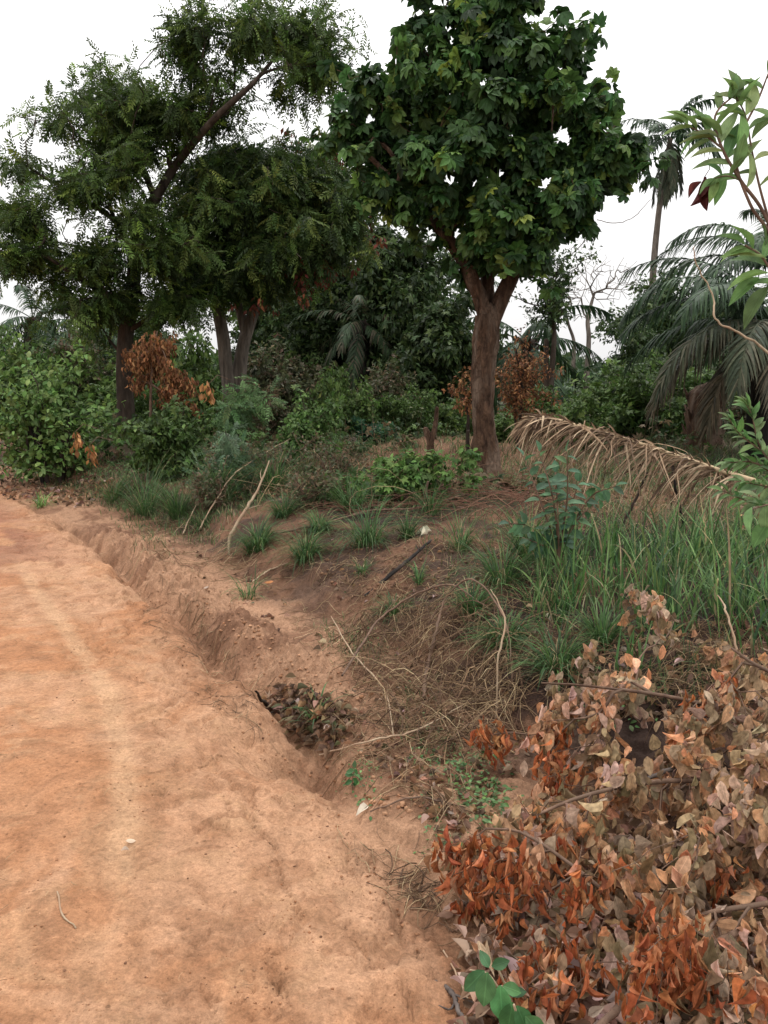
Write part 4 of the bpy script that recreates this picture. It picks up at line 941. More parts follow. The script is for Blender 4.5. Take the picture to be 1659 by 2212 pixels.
for poly, n, L0, L1 in (([(1180, 1270), (1300, 1210), (1659, 1190), (1720, 1400), (1400, 1370), (1220, 1350)], 800, .30, .80), ([(1130, 1300), (1230, 1290), (1280, 1400), (1180, 1400)], 140, .2, .4), ([(1290, 1180), (1659, 1180), (1659, 1230), (1290, 1230)], 420, .35, .6),
                        ([(1340, 1380), (1440, 1380), (1430, 1500), (1360, 1500)], 60, .25, .45), ([(1560, 1350), (1720, 1330), (1720, 1420), (1600, 1430)], 160, .3, .6), ([(1150, 1180), (1290, 1160), (1290, 1230), (1150, 1260)], 260, .25, .5)):
    P0 = ground_pts(poly, n, 9); n = len(P0)
    blades(a, P0, rng.uniform(0, 2*pi, n), rng.uniform(.02, .5, n), rng.uniform(.1, 1.5, n)**1.3, rng.uniform(L0, L1, n)*rng.uniform(.45, 1.1, n), rng.uniform(.006, .017, n), [(.045, .10, .03), (.085, .165, .05), (.025, .055, .02), (.13, .20, .07), (.30, .25, .13)], (3, 4, 2, 3, .9), 7)
tag(a.build('tall_grass', M['grass'], smooth=False), 'tall green grass growing under the dry palm frond at right', 'grass', kind='stuff')
# thin field grass and verge grass
a = Acc()
for poly, n, L0, L1, k in (([(0, 960), (120, 958), (280, 985), (520, 1010), (560, 1100), (420, 1150), (240, 1100), (0, 1010)], 6500, .06, .16, 3), ([(540, 1010), (1020, 1040), (1040, 1080), (900, 1110), (650, 1080), (540, 1080)], 2200, .08, .2, 5),
                        ([(560, 930), (1659, 940), (1659, 1080), (1100, 1060), (560, 1000)], 6000, .10, .30, 6), ([(1120, 1000), (1659, 1010), (1659, 1180), (1200, 1150)], 2600, .10, .35, 6), ([(1060, 900), (1659, 930), (1659, 960), (1060, 935)], 2500, .15, .4, 6), ([(840, 1085), (1200, 1100), (1200, 1200), (1000, 1230), (860, 1150)], 900, .05, .14, 3),
                        ([(700, 1340), (820, 1360), (840, 1450), (760, 1440), (690, 1390)], 420, .03, .09, 4), ([(240, 1090), (440, 1110), (480, 1180), (300, 1180)], 700, .05, .15, 4), ([(820, 1460), (960, 1500), (1000, 1640), (860, 1600)], 260, .04, .1, 4),
                        ([(900, 1200), (1150, 1260), (1180, 1480), (1000, 1400)], 300, .06, .2, 3), ([(1240, 1480), (1659, 1380), (1659, 1520), (1300, 1560)], 300, .08, .25, 5)):
    P0 = ground_pts(poly, n, k); n = len(P0); g = np.clip(P0[:, 1]*.0009, .0035, .014)
    blades(a, P0, rng.uniform(0, 2*pi, n), rng.uniform(.05, .9, n), rng.uniform(.1, 1.2, n), rng.uniform(L0, L1, n), g, [(.07, .115, .04), (.10, .15, .05), (.05, .085, .03), (.16, .16, .08), (.26, .2, .12)], (3, 2, 3, 1.2, 1.2), 4)
tag(a.build('grass', M['grass'], smooth=False), 'short thin grass and weeds growing over the field and verge', 'grass', kind='stuff')

# ================================================================== PART 5: sticks, straw, litter
def lay(pts, lift=0.0):
    """pixel points with height above the ground -> world"""
    return [G(p[0], p[1])+np.array([0, 0, p[2] if len(p) > 2 else lift]) for p in pts]
def stick(label, pts, rad, bark='twig', n=26, wob=.0028, side=0, name='stick', group='sticks lying about the ditch', k=7):
    q = spline(np.array(pts), n); q = q+rng.normal(0, wob, q.shape)
    rr_ = np.interp(np.linspace(0, 1, n), np.linspace(0, 1, len(rad)), rad)*(1+rng.uniform(-.12, .18, n))
    a = Acc(); V, F = tube(q, rr_, k); a.add(V, F)
    for _ in range(side):
        i = rng.integers(4, n-2); d = unit(q[i+1]-q[i]+rng.normal(0, .7, 3)*np.linalg.norm(q[i+1]-q[i])*1.0); d[2] = abs(d[2])*.5; l = rng.uniform(.08, .3)
        V, F = tube(spline([q[i], q[i]+d*l*.5+rng.normal(0, .01, 3), q[i]+d*l], 6), np.linspace(rr_[i]*.6, .0015, 6), 4); a.add(V, F)
    o = a.build(name, M[bark], origin=q[0]); tag(o, label, 'stick', group)
p0 = G(495, 1200); top_ = at(582, 995, p0[1]+.5)
stick('pale curved branch propped up out of the ditch between the grass tufts', [p0, at(497, 1160, p0[1]+.1), at(528, 1105, p0[1]+.2), at(556, 1060, p0[1]+.35), top_], [.010, .018, .017, .013, .007], 'twig_pale', side=2)
stick('dark charred stick lying down the bare bank slope', lay([(787, 1294, .02), (830, 1262, .03), (880, 1225, .05), (930, 1178, .04)]), [.009, .016, .016, .010], 'bark_char', side=2)
stick('long thin brown branch lying along the top of the bank', lay([(590, 1158, .02), (700, 1143, .06), (800, 1118, .07), (900, 1112, .08), (1010, 1085, .1), (1100, 1080, .1)]), [.012, .012, .011, .01, .008, .005], 'twig', 34, side=4)
stick('pair of straight pale stems reaching from ditch head to the thicket', lay([(430, 1150, .03), (470, 1110, .2), (520, 1075, .4), (640, 1000, .5)]), [.011, .010, .009, .004], 'twig_pale', side=3)
stick('pale slanting stem left of the big grass tuft', lay([(395, 1160, .03), (420, 1120, .12), (462, 1080, .28), (520, 1040, .4)]), [.009, .008, .007, .003], 'twig_pale', side=1)
stick('short light stick lying on the ditch floor at the foot of the propped branch', lay([(545, 1262, .02), (580, 1242, .03), (622, 1228, .05)]), [.008, .008, .006], 'twig_pale')
stick('dark chopped piece of wood lodged above the washed out hole', lay([(552, 1512, .04), (580, 1535, .02), (612, 1540, .025), (640, 1530, .03)]), [.006, .013, .011, .005], 'bark_dark', side=3)
stick('split stick sticking into the washed out hole', lay([(588, 1530, .05), (615, 1560, .02), (690, 1590, .05)]), [.014, .013, .008], 'twig', side=1)
stick('tall yellow straw stem standing in front of the lower grass tufts', [G(1072, 1560), at(1076, 1420, 4.2), at(1092, 1340, 4.35), at(1060, 1270, 4.5)], [.0045, .005, .005, .002], 'twig_pale', 18, .003)
stick('yellow straw stem leaning over the right side of the ditch floor', lay([(715, 1365, .12), (760, 1440, .1), (830, 1520, .08), (850, 1600, .02)]), [.004, .005, .005, .003], 'twig_pale', 18, .003)
stick('brown curving branch standing out of the straw tangle', [G(915, 1520)+[0, 0, .02], at(925, 1430, 4.95), at(945, 1350, 5.15), at(958, 1298, 5.3)], [.013, .012, .010, .005], 'twig', side=5)
stick('long arched brown branch above the straw tangle', lay([(740, 1480, .05), (830, 1395, .22), (960, 1335, .24), (1060, 1340, .05)]), [.007, .008, .007, .004], 'twig', side=3)
stick('thin arched stem lower in the straw tangle', lay([(880, 1420, .02), (1000, 1330, .25), (1085, 1400, .2), (1110, 1500, .02)]), [.005, .006, .005, .003], 'twig')
stick('long thin straw stem crossing the bottom of the straw tangle', lay([(690, 1660, .04), (800, 1635, .08), (900, 1600, .05), (1000, 1560, .1)]), [.004, .005, .005, .003], 'twig_pale')
stick('dry stem slanting down from the tall grass at right', [G(1480, 1500), at(1420, 1380, 4.6), at(1300, 1340, 5.0), at(1210, 1300, 5.4)], [.005, .005, .005, .003], 'twig_pale', side=2)
stick('broken yellow reed leaning among the brown leaf tips', [G(1620, 1520), at(1575, 1340, 3.9), at(1552, 1285, 4.1)], [.006, .006, .003], 'twig_pale')
stick('short curved twig lying on the orange road', lay([(125, 1930, .004), (135, 1980, .004), (165, 2010, .004)]), [.0025, .003, .002], 'twig_pale', 10, .001, k=5)
stick('thin twig lying across the ditch beside the brown leaves', lay([(800, 1770, .02), (900, 1745, .03), (1010, 1762, .03)]), [.003, .004, .003], 'twig', 14, .002)
stick('grey root piece at the very bottom of the road edge', lay([(940, 2120, .0), (975, 2160, .01), (1010, 2240, .0)]), [.004, .007, .006], 'twig_grey', side=3)
stick('pale straight stem at the bottom beside the green sapling', lay([(958, 2060, .01), (985, 2130, .02), (1015, 2195, .02)]), [.003, .003, .0025], 'twig_pale', 10, .001)
# reddish brush laid round the brown trunk foot
a = Acc()
for i in range(330):
    p = G(rng.uniform(690, 1230), np.clip(rng.normal(1085, 26), 1040, 1150)); L = rng.uniform(.4, 1.5); az = rng.normal(0.05, .35)+(pi if rng.random() < .5 else 0); h0 = rng.uniform(0, .28)*math.exp(-((p[0]-1.2)/1.6)**2)
    q = []
    bd = rng.normal(0, .5)
    for t in np.linspace(0, 1, 6):
        x = p[0]+cos(az+bd*t)*L*(t-.5); y = p[1]+sin(az+bd*t)*L*(t-.5); q.append([x, y, hz(x, y)+.01+h0*(1-(2*t-1)**2)+.03*abs(rng.normal())])
    r_ = rng.uniform(.0025, .006); V, F = tube(q, np.linspace(r_, r_*.4, 6), 3); a.add(V, F, np.clip(np.array([(.19, .095, .065), (.26, .15, .10), (.13, .07, .05)][rng.integers(3)])*(1+rng.normal(0, .15)), .01, .6))
tag(a.build('brush', M['dry']), 'reddish brown brushwood of thin twigs laid around the brown trunk foot', 'brushwood', kind='stuff')
# straw and fine dead stems in the ditch
a = Acc()
SP = [(.33, .235, .135), (.24, .155, .09), (.17, .105, .065), (.42, .32, .19), (.12, .075, .05)]
def straws(poly, n, l0, l1, lift, r=.0022, arch=.4, pw=(.28, .27, .2, .1, .15)):
    for (px, py) in scat_px(poly, n):
        p = G(px, py); L = rng.uniform(l0, l1); az = rng.uniform(0, 2*pi); bd = rng.normal(0, arch); h0 = rng.uniform(0, lift)**1.0; q = []; tilt = rng.normal(0, lift*.6)
        xs = []; m = 6 if arch > .4 else 5
        for t in np.linspace(0, 1, m): xs.append((p[0]+cos(az+bd*t)*L*(t-.5), p[1]+sin(az+bd*t)*L*(t-.5), t))
        xa = np.array(xs); zz = hgrid(xa[:, 0], xa[:, 1])+.008+h0*(1-(2*xa[:, 2]-1)**2)+np.maximum(0, tilt*(xa[:, 2]-.3))
        r_ = r*rng.uniform(.5, 1.4); V, F = tube(np.stack([xa[:, 0], xa[:, 1], zz], -1), np.linspace(r_, r_*.5, m), 3)
        c = np.array(SP[rng.choice(5, p=pw)])*(1+rng.normal(0, .15)); a.add(V, F, np.clip(c, .01, .7))
straws([(780, 1340), (900, 1330), (1010, 1330), (1130, 1440), (1130, 1560), (1010, 1640), (860, 1600), (760, 1470)], 560, .12, .5, .14, .0024, .45)
straws([(780, 1340), (900, 1310), (1030, 1310), (1130, 1440), (1130, 1560), (1010, 1640), (860, 1600), (760, 1470)], 300, .15, .6, .18, .0034, .6, (.05, .2, .4, .0, .35))
straws([(560, 1150), (1080, 1180), (1100, 1300), (800, 1300)], 240, .08, .4, .03, .003, .5, (.1, .2, .3, .05, .35))
straws([(430, 1480), (560, 1530), (560, 1600), (420, 1500)], 40, .04, .15, .01, .002, .5, (.1, .2, .3, 0, .4))
straws([(840, 1870), (930, 1900), (960, 2010), (880, 1960)], 60, .05, .16, .012, .0022, .5, (.05, .15, .3, 0, .5))
straws([(200, 1180), (460, 1400), (560, 1520), (520, 1520), (330, 1370)], 110, .04, .16, .008, .0018, .5, (.2, .2, .3, .05, .25))
straws([(700, 1520), (900, 1560), (1040, 1640), (1000, 1800), (860, 1740), (740, 1660)], 190, .1, .4, .05)
straws([(600, 1290), (800, 1330), (760, 1450), (660, 1400)], 120, .1, .35, .04)
straws([(260, 1100), (520, 1180), (620, 1290), (420, 1240), (280, 1190)], 230, .1, .5, .05, .003)
straws([(560, 1200), (900, 1200), (1080, 1320), (900, 1330), (620, 1260)], 260, .08, .3, .03, .002)
straws([(1000, 1150), (1250, 1150), (1300, 1450), (1100, 1450)], 260, .15, .6, .12)
straws([(1150, 1400), (1659, 1330), (1659, 1550), (1200, 1560)], 330, .15, .6, .10)
straws([(400, 960), (760, 940), (1000, 1040), (800, 1110), (480, 1080)], 420, .3, 1.2, .35, .004, .5)
straws([(1100, 1050), (1600, 1080), (1600, 1180), (1150, 1160)], 200, .2, .7, .2, .003)
straws([(330, 1230), (430, 1330), (560, 1500), (700, 1660), (600, 1520), (460, 1400)], 110, .06, .25, .015, .0018)
straws([(720, 1800), (960, 1840), (980, 2050), (860, 1980)], 50, .05, .2, .012, .0018)
straws([(0, 1100), (250, 1150), (560, 1500), (700, 1800), (500, 2200), (0, 2200)], 60, .02, .09, .002, .0012)
tag(a.build('straw', M['dry']), 'dead grass stems and straw strewn over the ditch and its bank', 'straw', kind='stuff')
# leaf litter
a = Acc(); LT = [leaf_t(.5, 4, .15, .2, curl=c, half=1, wav=.04, seed=i) for i, c in enumerate((.3, -.5, .6, .1))]
LP = [(.26, .15, .085), (.19, .115, .07), (.34, .24, .16), (.13, .08, .055), (.40, .30, .25), (.10, .10, .05)]
def litter(poly, n, size, lift=.02, pal=LP, wts=(4, 4, 2, 4, .6, 1)):
    P_ = ground_pts(poly, n); n = len(P_); P_[:, 2] += rng.uniform(.003, lift, n)
    d = rng.normal(size=(n, 3)); d[:, 2] *= .3; up = rng.normal(0, .45, (n, 3)); up[:, 2] = 1
    scatter(a, LT, P_, d, up, size*rng.uniform(.6, 1.3, n), pick_cols(n, pal, wts, .2))
litter([(0, 1010), (160, 1020), (300, 1060), (180, 1100), (0, 1080)], 700, .09, .05)
litter([(560, 1510), (640, 1490), (760, 1550), (740, 1640), (640, 1610)], 420, .06, .05, LP, (3, 4, 1, 6, .3, 1))
litter([(760, 1400), (1100, 1450), (1140, 1640), (1000, 1800), (860, 1700), (720, 1600)], 420, .045)
litter([(880, 1640), (1060, 1650), (1060, 1900), (960, 1900)], 130, .05)
litter([(1150, 1380), (1659, 1330), (1659, 1600), (1250, 1560)], 420, .06, .05)
litter([(980, 1950), (1250, 1800), (1720, 1700), (1720, 2300), (1000, 2300)], 1300, .065, .06, [(.36, .24, .17), (.42, .30, .25), (.28, .17, .11), (.20, .12, .08)], None)
litter([(560, 1160), (1060, 1180), (1080, 1350), (760, 1330)], 200, .04)
litter([(300, 1150), (560, 1230), (720, 1420), (660, 1400), (420, 1260)], 60, .05)
litter([(400, 950), (1000, 1000), (1000, 1100), (500, 1090)], 600, .09, .1)
litter([(1100, 1000), (1659, 1000), (1659, 1180), (1100, 1100)], 300, .09, .08)
litter([(1100, 960), (1659, 1000), (1659, 1120), (1300, 1100)], 500, .08, .05)
for pts, sz, c in (([(932, 1153)], .13, (.62, .58, .45)), ([(922, 1160)], .11, (.62, .58, .45)), ([(688, 1392)], .065, (.6, .5, .33)), ([(572, 1262)], .07, (.55, .24, .1)), ([(705, 1552)], .07, (.55, .5, .45)), ([(796, 1752)], .055, (.72, .66, .55)), ([(272, 1828)], .032, (.6, .48, .36)), ([(262, 1846)], .028, (.62, .5, .4)),
                   ([(910, 1790)], .045, (.5, .36, .3)), ([(990, 1800)], .05, (.52, .34, .3)), ([(1175, 1342)], .07, (.55, .48, .36)), ([(1135, 1320)], .06, (.5, .36, .22)), ([(1015, 1740)], .05, (.5, .48, .42)), ([(1135, 1365)], .08, (.6, .56, .45))):
    g = np.array([G(*pts[0])])+[0, 0, .015]; scatter(a, LT, g, rng.normal(size=(1, 3))*[1, 1, .2], np.array([[0, -.5, 1.]]), np.array([sz*1.2]), np.array([c]))
tag(a.build('leaf_litter', M['deadfar'], smooth=False), 'dry fallen leaves lying scattered over the ditch and bank', 'leaf litter', kind='stuff')
# small green weeds
a = Acc()
for poly, n, sz in (([(960, 1640), (1080, 1640), (1090, 1790), (1020, 1790)], 420, .028), ([(760, 1370), (850, 1370), (900, 1500), (800, 1470)], 160, .02), ([(890, 1560), (1000, 1600), (960, 1680), (880, 1620)], 200, .022), ([(720, 1640), (800, 1650), (860, 1760), (780, 1740)], 90, .02),
                    ([(920, 1750), (980, 1800), (970, 1860), (930, 1850)], 70, .018), ([(1240, 1480), (1400, 1480), (1400, 1560), (1260, 1560)], 160, .035), ([(0, 985), (300, 1000), (300, 1040), (0, 1020)], 700, .06), ([(600, 1020), (1000, 1030), (1000, 1110), (640, 1110)], 500, .05), ([(440, 1000), (620, 960), (640, 1080), (470, 1090)], 600, .06)):
    P_ = ground_pts(poly, n, 4); n = len(P_); P_[:, 2] += rng.uniform(.005, sz*1.2, n)
    scatter(a, OVAL, P_, rng.normal(size=(n, 3))*[1, 1, .3], rng.normal(0, .3, (n, 3))+[0, 0, 1], sz*rng.uniform(.6, 1.2, n), pick_cols(n, [(.10, .19, .06), (.07, .14, .05), (.14, .22, .09)]))
tag(a.build('ground_weeds', M['leaf'], smooth=False), 'small green weeds creeping between the straw in the ditch', 'weeds', kind='stuff')
# clods and grit
a = Acc()
def clods(poly, n, s0, s1, pal):
    P_ = ground_pts(poly, n)
    for p in P_:
        s = s0+(s1-s0)*rng.random()**3; m = unit(np.array([(x, y, z) for x in (-1, 0, 1) for y in (-1, 0, 1) for z in (-1, 1)], float)+rng.normal(0, .12, (18, 3)))
        th = np.linspace(0, 2*pi, 7)[:-1]; rings = []
        for zz_, rr_ in ((-.3, .8), (.25, 1), (.75, .6)): rings.append(np.stack([np.cos(th+zz_)*rr_, np.sin(th+zz_)*rr_, np.full(6, zz_)], -1))
        V = np.vstack(rings+[np.array([[0, 0, .95]])])*(1+rng.normal(0, .13, (19, 1)))*s*np.array([rng.uniform(.8, 1.3), rng.uniform(.8, 1.2), .75])+p
        F = [[i*6+j, i*6+(j+1) % 6, i*6+6+(j+1) % 6, i*6+6+j] for i in range(2) for j in range(6)]; Ft = [[12+j, 12+(j+1) % 6, 18] for j in range(6)]
        a.add(V, [np.array(F), np.array(Ft)], np.clip(np.array(pal[rng.integers(len(pal))])*(1+rng.normal(0, .15)), .01, .6))
CP = [(.28, .14, .075), (.20, .09, .045), (.34, .19, .11), (.24, .12, .065), (.13, .065, .04)]
clods([(0, 1300), (300, 1350), (700, 1800), (950, 2212), (0, 2212)], 260, .0012, .0055, CP)
clods([(250, 1200), (420, 1330), (700, 1700), (950, 2100), (800, 2000), (560, 1650), (350, 1420)], 380, .0015, .009, CP)
for px_, py_, n_ in ((300, 1720, 60), (620, 1990, 70), (250, 1500, 40), (560, 2130, 60), (130, 2080, 50), (750, 1900, 40)):
    clods([(px_-70, py_-40), (px_+60, py_-50), (px_+80, py_+50), (px_-50, py_+60)], n_, .001, .005, CP)
clods([(300, 1180), (760, 1480), (1000, 1800), (760, 1750), (500, 1400)], 500, .002, .017, [(.34, .19, .11), (.26, .13, .07)])
clods([(560, 1150), (1080, 1180), (1150, 1400), (800, 1330)], 600, .003, .022, [(.18, .10, .06), (.12, .07, .045)])
clods([(640, 980), (1020, 960), (1659, 1000), (1659, 1130), (1100, 1080)], 380, .01, .06, [(.24, .13, .08), (.18, .1, .06)])
clods([(400, 1235), (520, 1270), (760, 1460), (770, 1520), (700, 1540), (600, 1480), (420, 1310)], 420, .002, .011, [(.31, .17, .10), (.25, .13, .075), (.35, .20, .12)])
clods([(0, 1500), (300, 1500), (700, 1850), (950, 2212), (0, 2212)], 2200, .0006, .0026, [(.33, .17, .09), (.26, .12, .06), (.40, .24, .15), (.20, .10, .06)])
tag(a.build('earth_clods', M['clod']), 'little clods and grit of red earth on the road and in the ditch', 'clods', kind='stuff')
for px, py, s_, lb in ((233, 1656, .010, 'small brown clod lying alone on the road left of the dark scatter'), (477, 2075-100+0, .009, 'brown clod on the road halfway to its edge')): pass

# ================================================================== PART 6: dry frond, saplings, near plants
root = empty('dry_palm_frond', G(1640, 1130), 'fallen dry tan palm frond with curled leaflets arching over the tall grass', 'palm frond')
Yf = 7.3
rc = spline([at(1700, 1060, Yf-.3), at(1560, 1018, Yf-.1), at(1460, 985, Yf), at(1340, 945, Yf), at(1250, 920, Yf+.05), at(1185, 902, Yf+.1), at(1140, 905, Yf+.15)], 40)
V, F = tube(rc, np.linspace(.03, .006, 40), 6, .1, 2); a = Acc(); a.add(V, F, (.46, .35, .22)); a.build('rachis', M['dry'], root)
a = Acc(); T = unit(np.gradient(rc, axis=0)); m = 7; u = np.linspace(0, 1, m)
DRY = np.array([(.31, .215, .14), (.21, .14, .09), (.40, .30, .20), (.12, .08, .055), (.28, .19, .12)])
for k in range(640):
    t = rng.uniform(.12, 1); i = min(39, int(t*39)); p = rc[i]; sd = 1 if k % 3 else -1
    l = .62*(.42+.58*sin(pi*min(1, t*.75+.22)))*rng.uniform(.7, 1.1)
    up_ = rng.random() < .13
    d = unit(T[i]*rng.uniform(.2, 1.5)+np.array([rng.normal(0, .3), -sd*rng.uniform(.1, .9), rng.uniform(.2, .7) if up_ else rng.uniform(-.9, .25)]))
    if rng.random() < .25: l *= rng.uniform(.4, .8)
    if up_: l *= .33
    c = p+np.outer(u*l, d); c[:, 2] -= (.15 if up_ else rng.uniform(.25, 1.0))*l*u**2; c += rng.normal(0, .045, 3)[None]*np.sin(u*rng.uniform(3, 7))[:, None]*l
    c = p+(c-p)*(1 if up_ else .85)
    c[:, 2] = np.maximum(c[:, 2], hgrid(c[:, 0], c[:, 1])+.01)
    wv = unit(np.cross(d, rng.normal(0, 1, 3))); ww = rng.uniform(.010, .024)*np.interp(u, [0, .2, .7, 1], [.5, 1, .7, .1])/2
    fold = np.cross(wv, d)*.4
    V = np.stack([c-wv*ww[:, None]+fold*ww[:, None], c, c+wv*ww[:, None]+fold*ww[:, None]], 1).reshape(-1, 3); ii = np.arange(m-1)[:, None]*3; j = np.arange(2)[None]
    F = np.stack([ii+j, ii+j+1, ii+4+j, ii+3+j], -1).reshape(-1, 4); a.add(V, F, np.clip(DRY[rng.integers(5)]*(1+rng.normal(0, .12)), .02, .7))
a.build('leaflets', M['dry'], root, smooth=False)
stick('dark slanting pole holding up the dry frond', [G(1325, 1175), at(1370, 1085, 7.3), at(1400, 1020, 7.4)], [.012, .012, .009], 'bark_char')
stick('dark stalk propping the right end of the dry frond', [G(1480, 1150), at(1460, 1060, 7.2), at(1452, 1000, 7.3)], [.012, .012, .01], 'bark_char')

NEARL = [leaf_t(.60, 7, .18, .12, half=2, wav=.015, seed=s, tipsharp=.85, texp=.85) for s in (1, 2, 3)]
LANCE = [leaf_t(.38, 7, .30, .14, half=2, wav=.015, seed=s, tipsharp=.9, texp=.9) for s in (4, 5, 6)]
def sapling(name, label, cat, stems, leaves, temps, pal, mat='near', bark='twig', base=None, wts=None, var=.12, upv=(0, -.4, .9)):
    """stems: list of (points, radii); leaves: list of (point, direction, size)"""
    root = empty(name, base if base is not None else stems[0][0][0], label, cat)
    a = Acc()
    for p, r_ in stems:
        q = spline(p, max(8, len(p)*6)); V, F = tube(q, np.interp(np.linspace(0, 1, len(q)), np.linspace(0, 1, len(r_)), r_), 6); a.add(V, F)
    a.build('stem', M[bark], root)
    a = Acc(); n = len(leaves); pos = np.array([l[0] for l in leaves]); d = np.array([l[1] for l in leaves]); sz = np.array([l[2] for l in leaves])
    up = np.array(upv)[None]+rng.normal(0, .22, (n, 3)); scatter(a, temps, pos, d, up, sz, pick_cols(n, pal, wts, var))
    a.build('leaves', M[mat], root); return root
def along(pts, n, size, sp=.9, t0=.25, drop=.2, fwd=.5, rnd=.25, end=True):
    q = spline(np.array(pts), 60); T = unit(np.gradient(q, axis=0)); out_ = []
    for i in range(n):
        t = t0+(1-t0)*(i+.5)/n; k = int(t*59); s_ = unit(np.cross(T[k], [.15, .9, .35]))*(1 if i % 2 else -1)
        out_.append((q[k], s_*sp+T[k]*fwd+rng.normal(0, rnd, 3)+[0, 0, -drop], size*rng.uniform(.75, 1.15)*(1-.25*max(0, t-.8)/.2)))
    if end: out_.append((q[-1], T[-1]+rng.normal(0, .15, 3), size*.8))
    return out_
# blue green sapling in front of the dry frond
Ys = 5.7; b = G(1205, 1275); SG = [(.075, .15, .075), (.055, .12, .06), (.10, .18, .09)]
st = []; lv = []
for tip_, mid in (((1130, 985), (1170, 1090)), ((1165, 975), (1195, 1080)), ((1225, 975), (1225, 1080)), ((1330, 1050), (1270, 1080)), ((1300, 1075), (1250, 1120)), ((1100, 1130), (1150, 1140)), ((1250, 1040), (1230, 1110)), ((1125, 1160), (1165, 1175)), ((1200, 1020), (1205, 1110))):
    pts = [b, at(1207, 1200, Ys), at(mid[0], mid[1], Ys+rng.normal(0, .08)), at(tip_[0], tip_[1], Ys+rng.normal(0, .15))]; st.append((pts, [.011, .009, .006, .003]))
    lv += along(pts, 11, .115, .8, .42, .3)
sapling('sapling', 'blue green sapling with oval leaves standing in front of the dry palm frond', 'sapling', st, lv, NEARL, SG, base=b)
# green sapling at the bottom
b = G(1120, 2290)+[0, 0, 0]; st = []; lv = []
Yb = b[1]
for pts, n in (([b, at(1105, 2200, Yb), at(1060, 2110, Yb+.02), at(1015, 2095, Yb)], 4), ([b, at(1110, 2180, Yb+.04), at(1075, 2090, Yb+.06)], 4), ([b, at(1120, 2210, Yb-.03), at(1110, 2170, Yb-.05)], 4)):
    st.append((pts, [.005, .004, .003, .002][:len(pts)]))
lv = [(at(1046, 2096, Yb), (-.75, -.2, -.75), .075), (at(1052, 2100, Yb-.02), (-.12, -.3, -1), .088), (at(1056, 2090, Yb+.03), (-.3, .3, .5), .045), (at(1062, 2088, Yb+.03), (.9, .1, .25), .05), (at(1080, 2128, Yb), (.05, -.3, -1), .095),
      (at(1086, 2130, Yb), (.95, 0, -.35), .055), (at(1108, 2165, Yb-.02), (-.25, -.3, -1), .09), (at(1116, 2172, Yb-.04), (.45, -.2, -1), .08), (at(1135, 2195, Yb-.05), (.7, -.2, -.7), .075), (at(1100, 2150, Yb+.02), (.8, .2, .1), .05)]
sapling('sapling', 'small sapling with smooth green leaves at the bottom beside the road edge', 'sapling', st, lv, NEARL, [(.085, .20, .08), (.065, .165, .06), (.10, .23, .09)], base=b, bark='twig_pale', upv=(-.15, -.7, .8), var=.2)
# seedling in the gully
b = G(762, 1715); lv = along([b, b+[.0, 0, .06], b+[.01, 0, .11]], 7, .045, .8, .2, .9)
sapling('seedling', 'tiny green seedling in the gully above a white fallen leaf', 'seedling', [([b, b+[.0, 0, .06], b+[.01, 0, .11]], [.002, .002, .001])], lv, NEARL, [(.07, .17, .06)], base=b)
# leggy shrub at the upper right, close to the camera
Yn = 2.25; b = G(1990, 1990); b = np.array([1.62, 2.35, 0.]); b[2] = hz(b[0], b[1])
NG = [(.15, .25, .085), (.19, .30, .10), (.11, .20, .07), (.24, .33, .13)]
root_pts = [b, at(1860, 1200, Yn+.1), at(1730, 700, Yn)]
def S_(*pts): return [at(p[0], p[1], Yn+(p[2] if len(p) > 2 else 0)) for p in pts]
s1 = [root_pts[2]]+S_((1659, 480), (1600, 390), (1560, 320), (1545, 250), (1592, 200)); s2 = [root_pts[2]]+S_((1670, 520), (1620, 440), (1590, 330), (1640, 210), (1659, 160)); s3 = S_((1659, 470), (1640, 400), (1625, 330), (1610, 250), (1590, 210)); s4 = S_((1560, 320), (1520, 290), (1480, 268))
s5 = [root_pts[2]]+S_((1690, 640), (1650, 560), (1610, 530)); s6 = S_((1600, 390), (1570, 380), (1545, 385))
lv = along(s4, 7, .09, .55, .1, .25, .9)+along(s1, 15, .085, .8, .35, .0, .7)+along(s3, 8, .08, .9, .2, 0, .7)+along(s5, 8, .10, .7, .3, .1, .5)+along(s6, 4, .07)+along(s2, 5, .085, .8, .5, 0, .6)
lv += [(at(1592, 225, Yn), (-.1, 0, 1), .10), (at(1610, 250, Yn), (.25, 0, 1), .11), (at(1560, 300, Yn), (-.5, 0, .6), .10), (at(1625, 300, Yn), (.5, -.1, .6), .13), (at(1600, 250, Yn), (.0, -.3, -.9), .10), (at(1545, 300, Yn), (-.9, 0, .15), .09),
       (at(1659, 590, Yn), (-.8, 0, -.1), .11), (at(1655, 560, Yn), (-.9, 0, .3), .11), (at(1659, 620, Yn), (-.5, 0, -.7), .12), (at(1640, 600, Yn), (-.7, 0, -.5), .1), (at(1652, 530, Yn), (.0, 0, .9), .08)]
sapling('shrub', 'leggy light green shrub with pointed leaves reaching in at the upper right', 'shrub', [(root_pts, [.012, .009, .007]), (s1, [.006, .005, .005, .004, .003, .002]), (s2, [.006, .005, .004, .003, .002]), (s3, [.004, .003, .002]), (s4, [.003, .002]), (s5, [.004, .003]), (s6, [.002, .0015])],
        lv, LANCE, NG, base=b, var=.15)
c = at(1520, 385, 2.3); root = empty('hanging_dead_leaf', c, 'shrivelled dark red brown leaf hanging on a thread against the sky', 'dead leaf')
a = Acc(); V, F = tube([at(1530, 340, 2.3), at(1533, 365, 2.3), c], .0012, 4); a.add(V, F); a.build('thread', M['twig'], root)
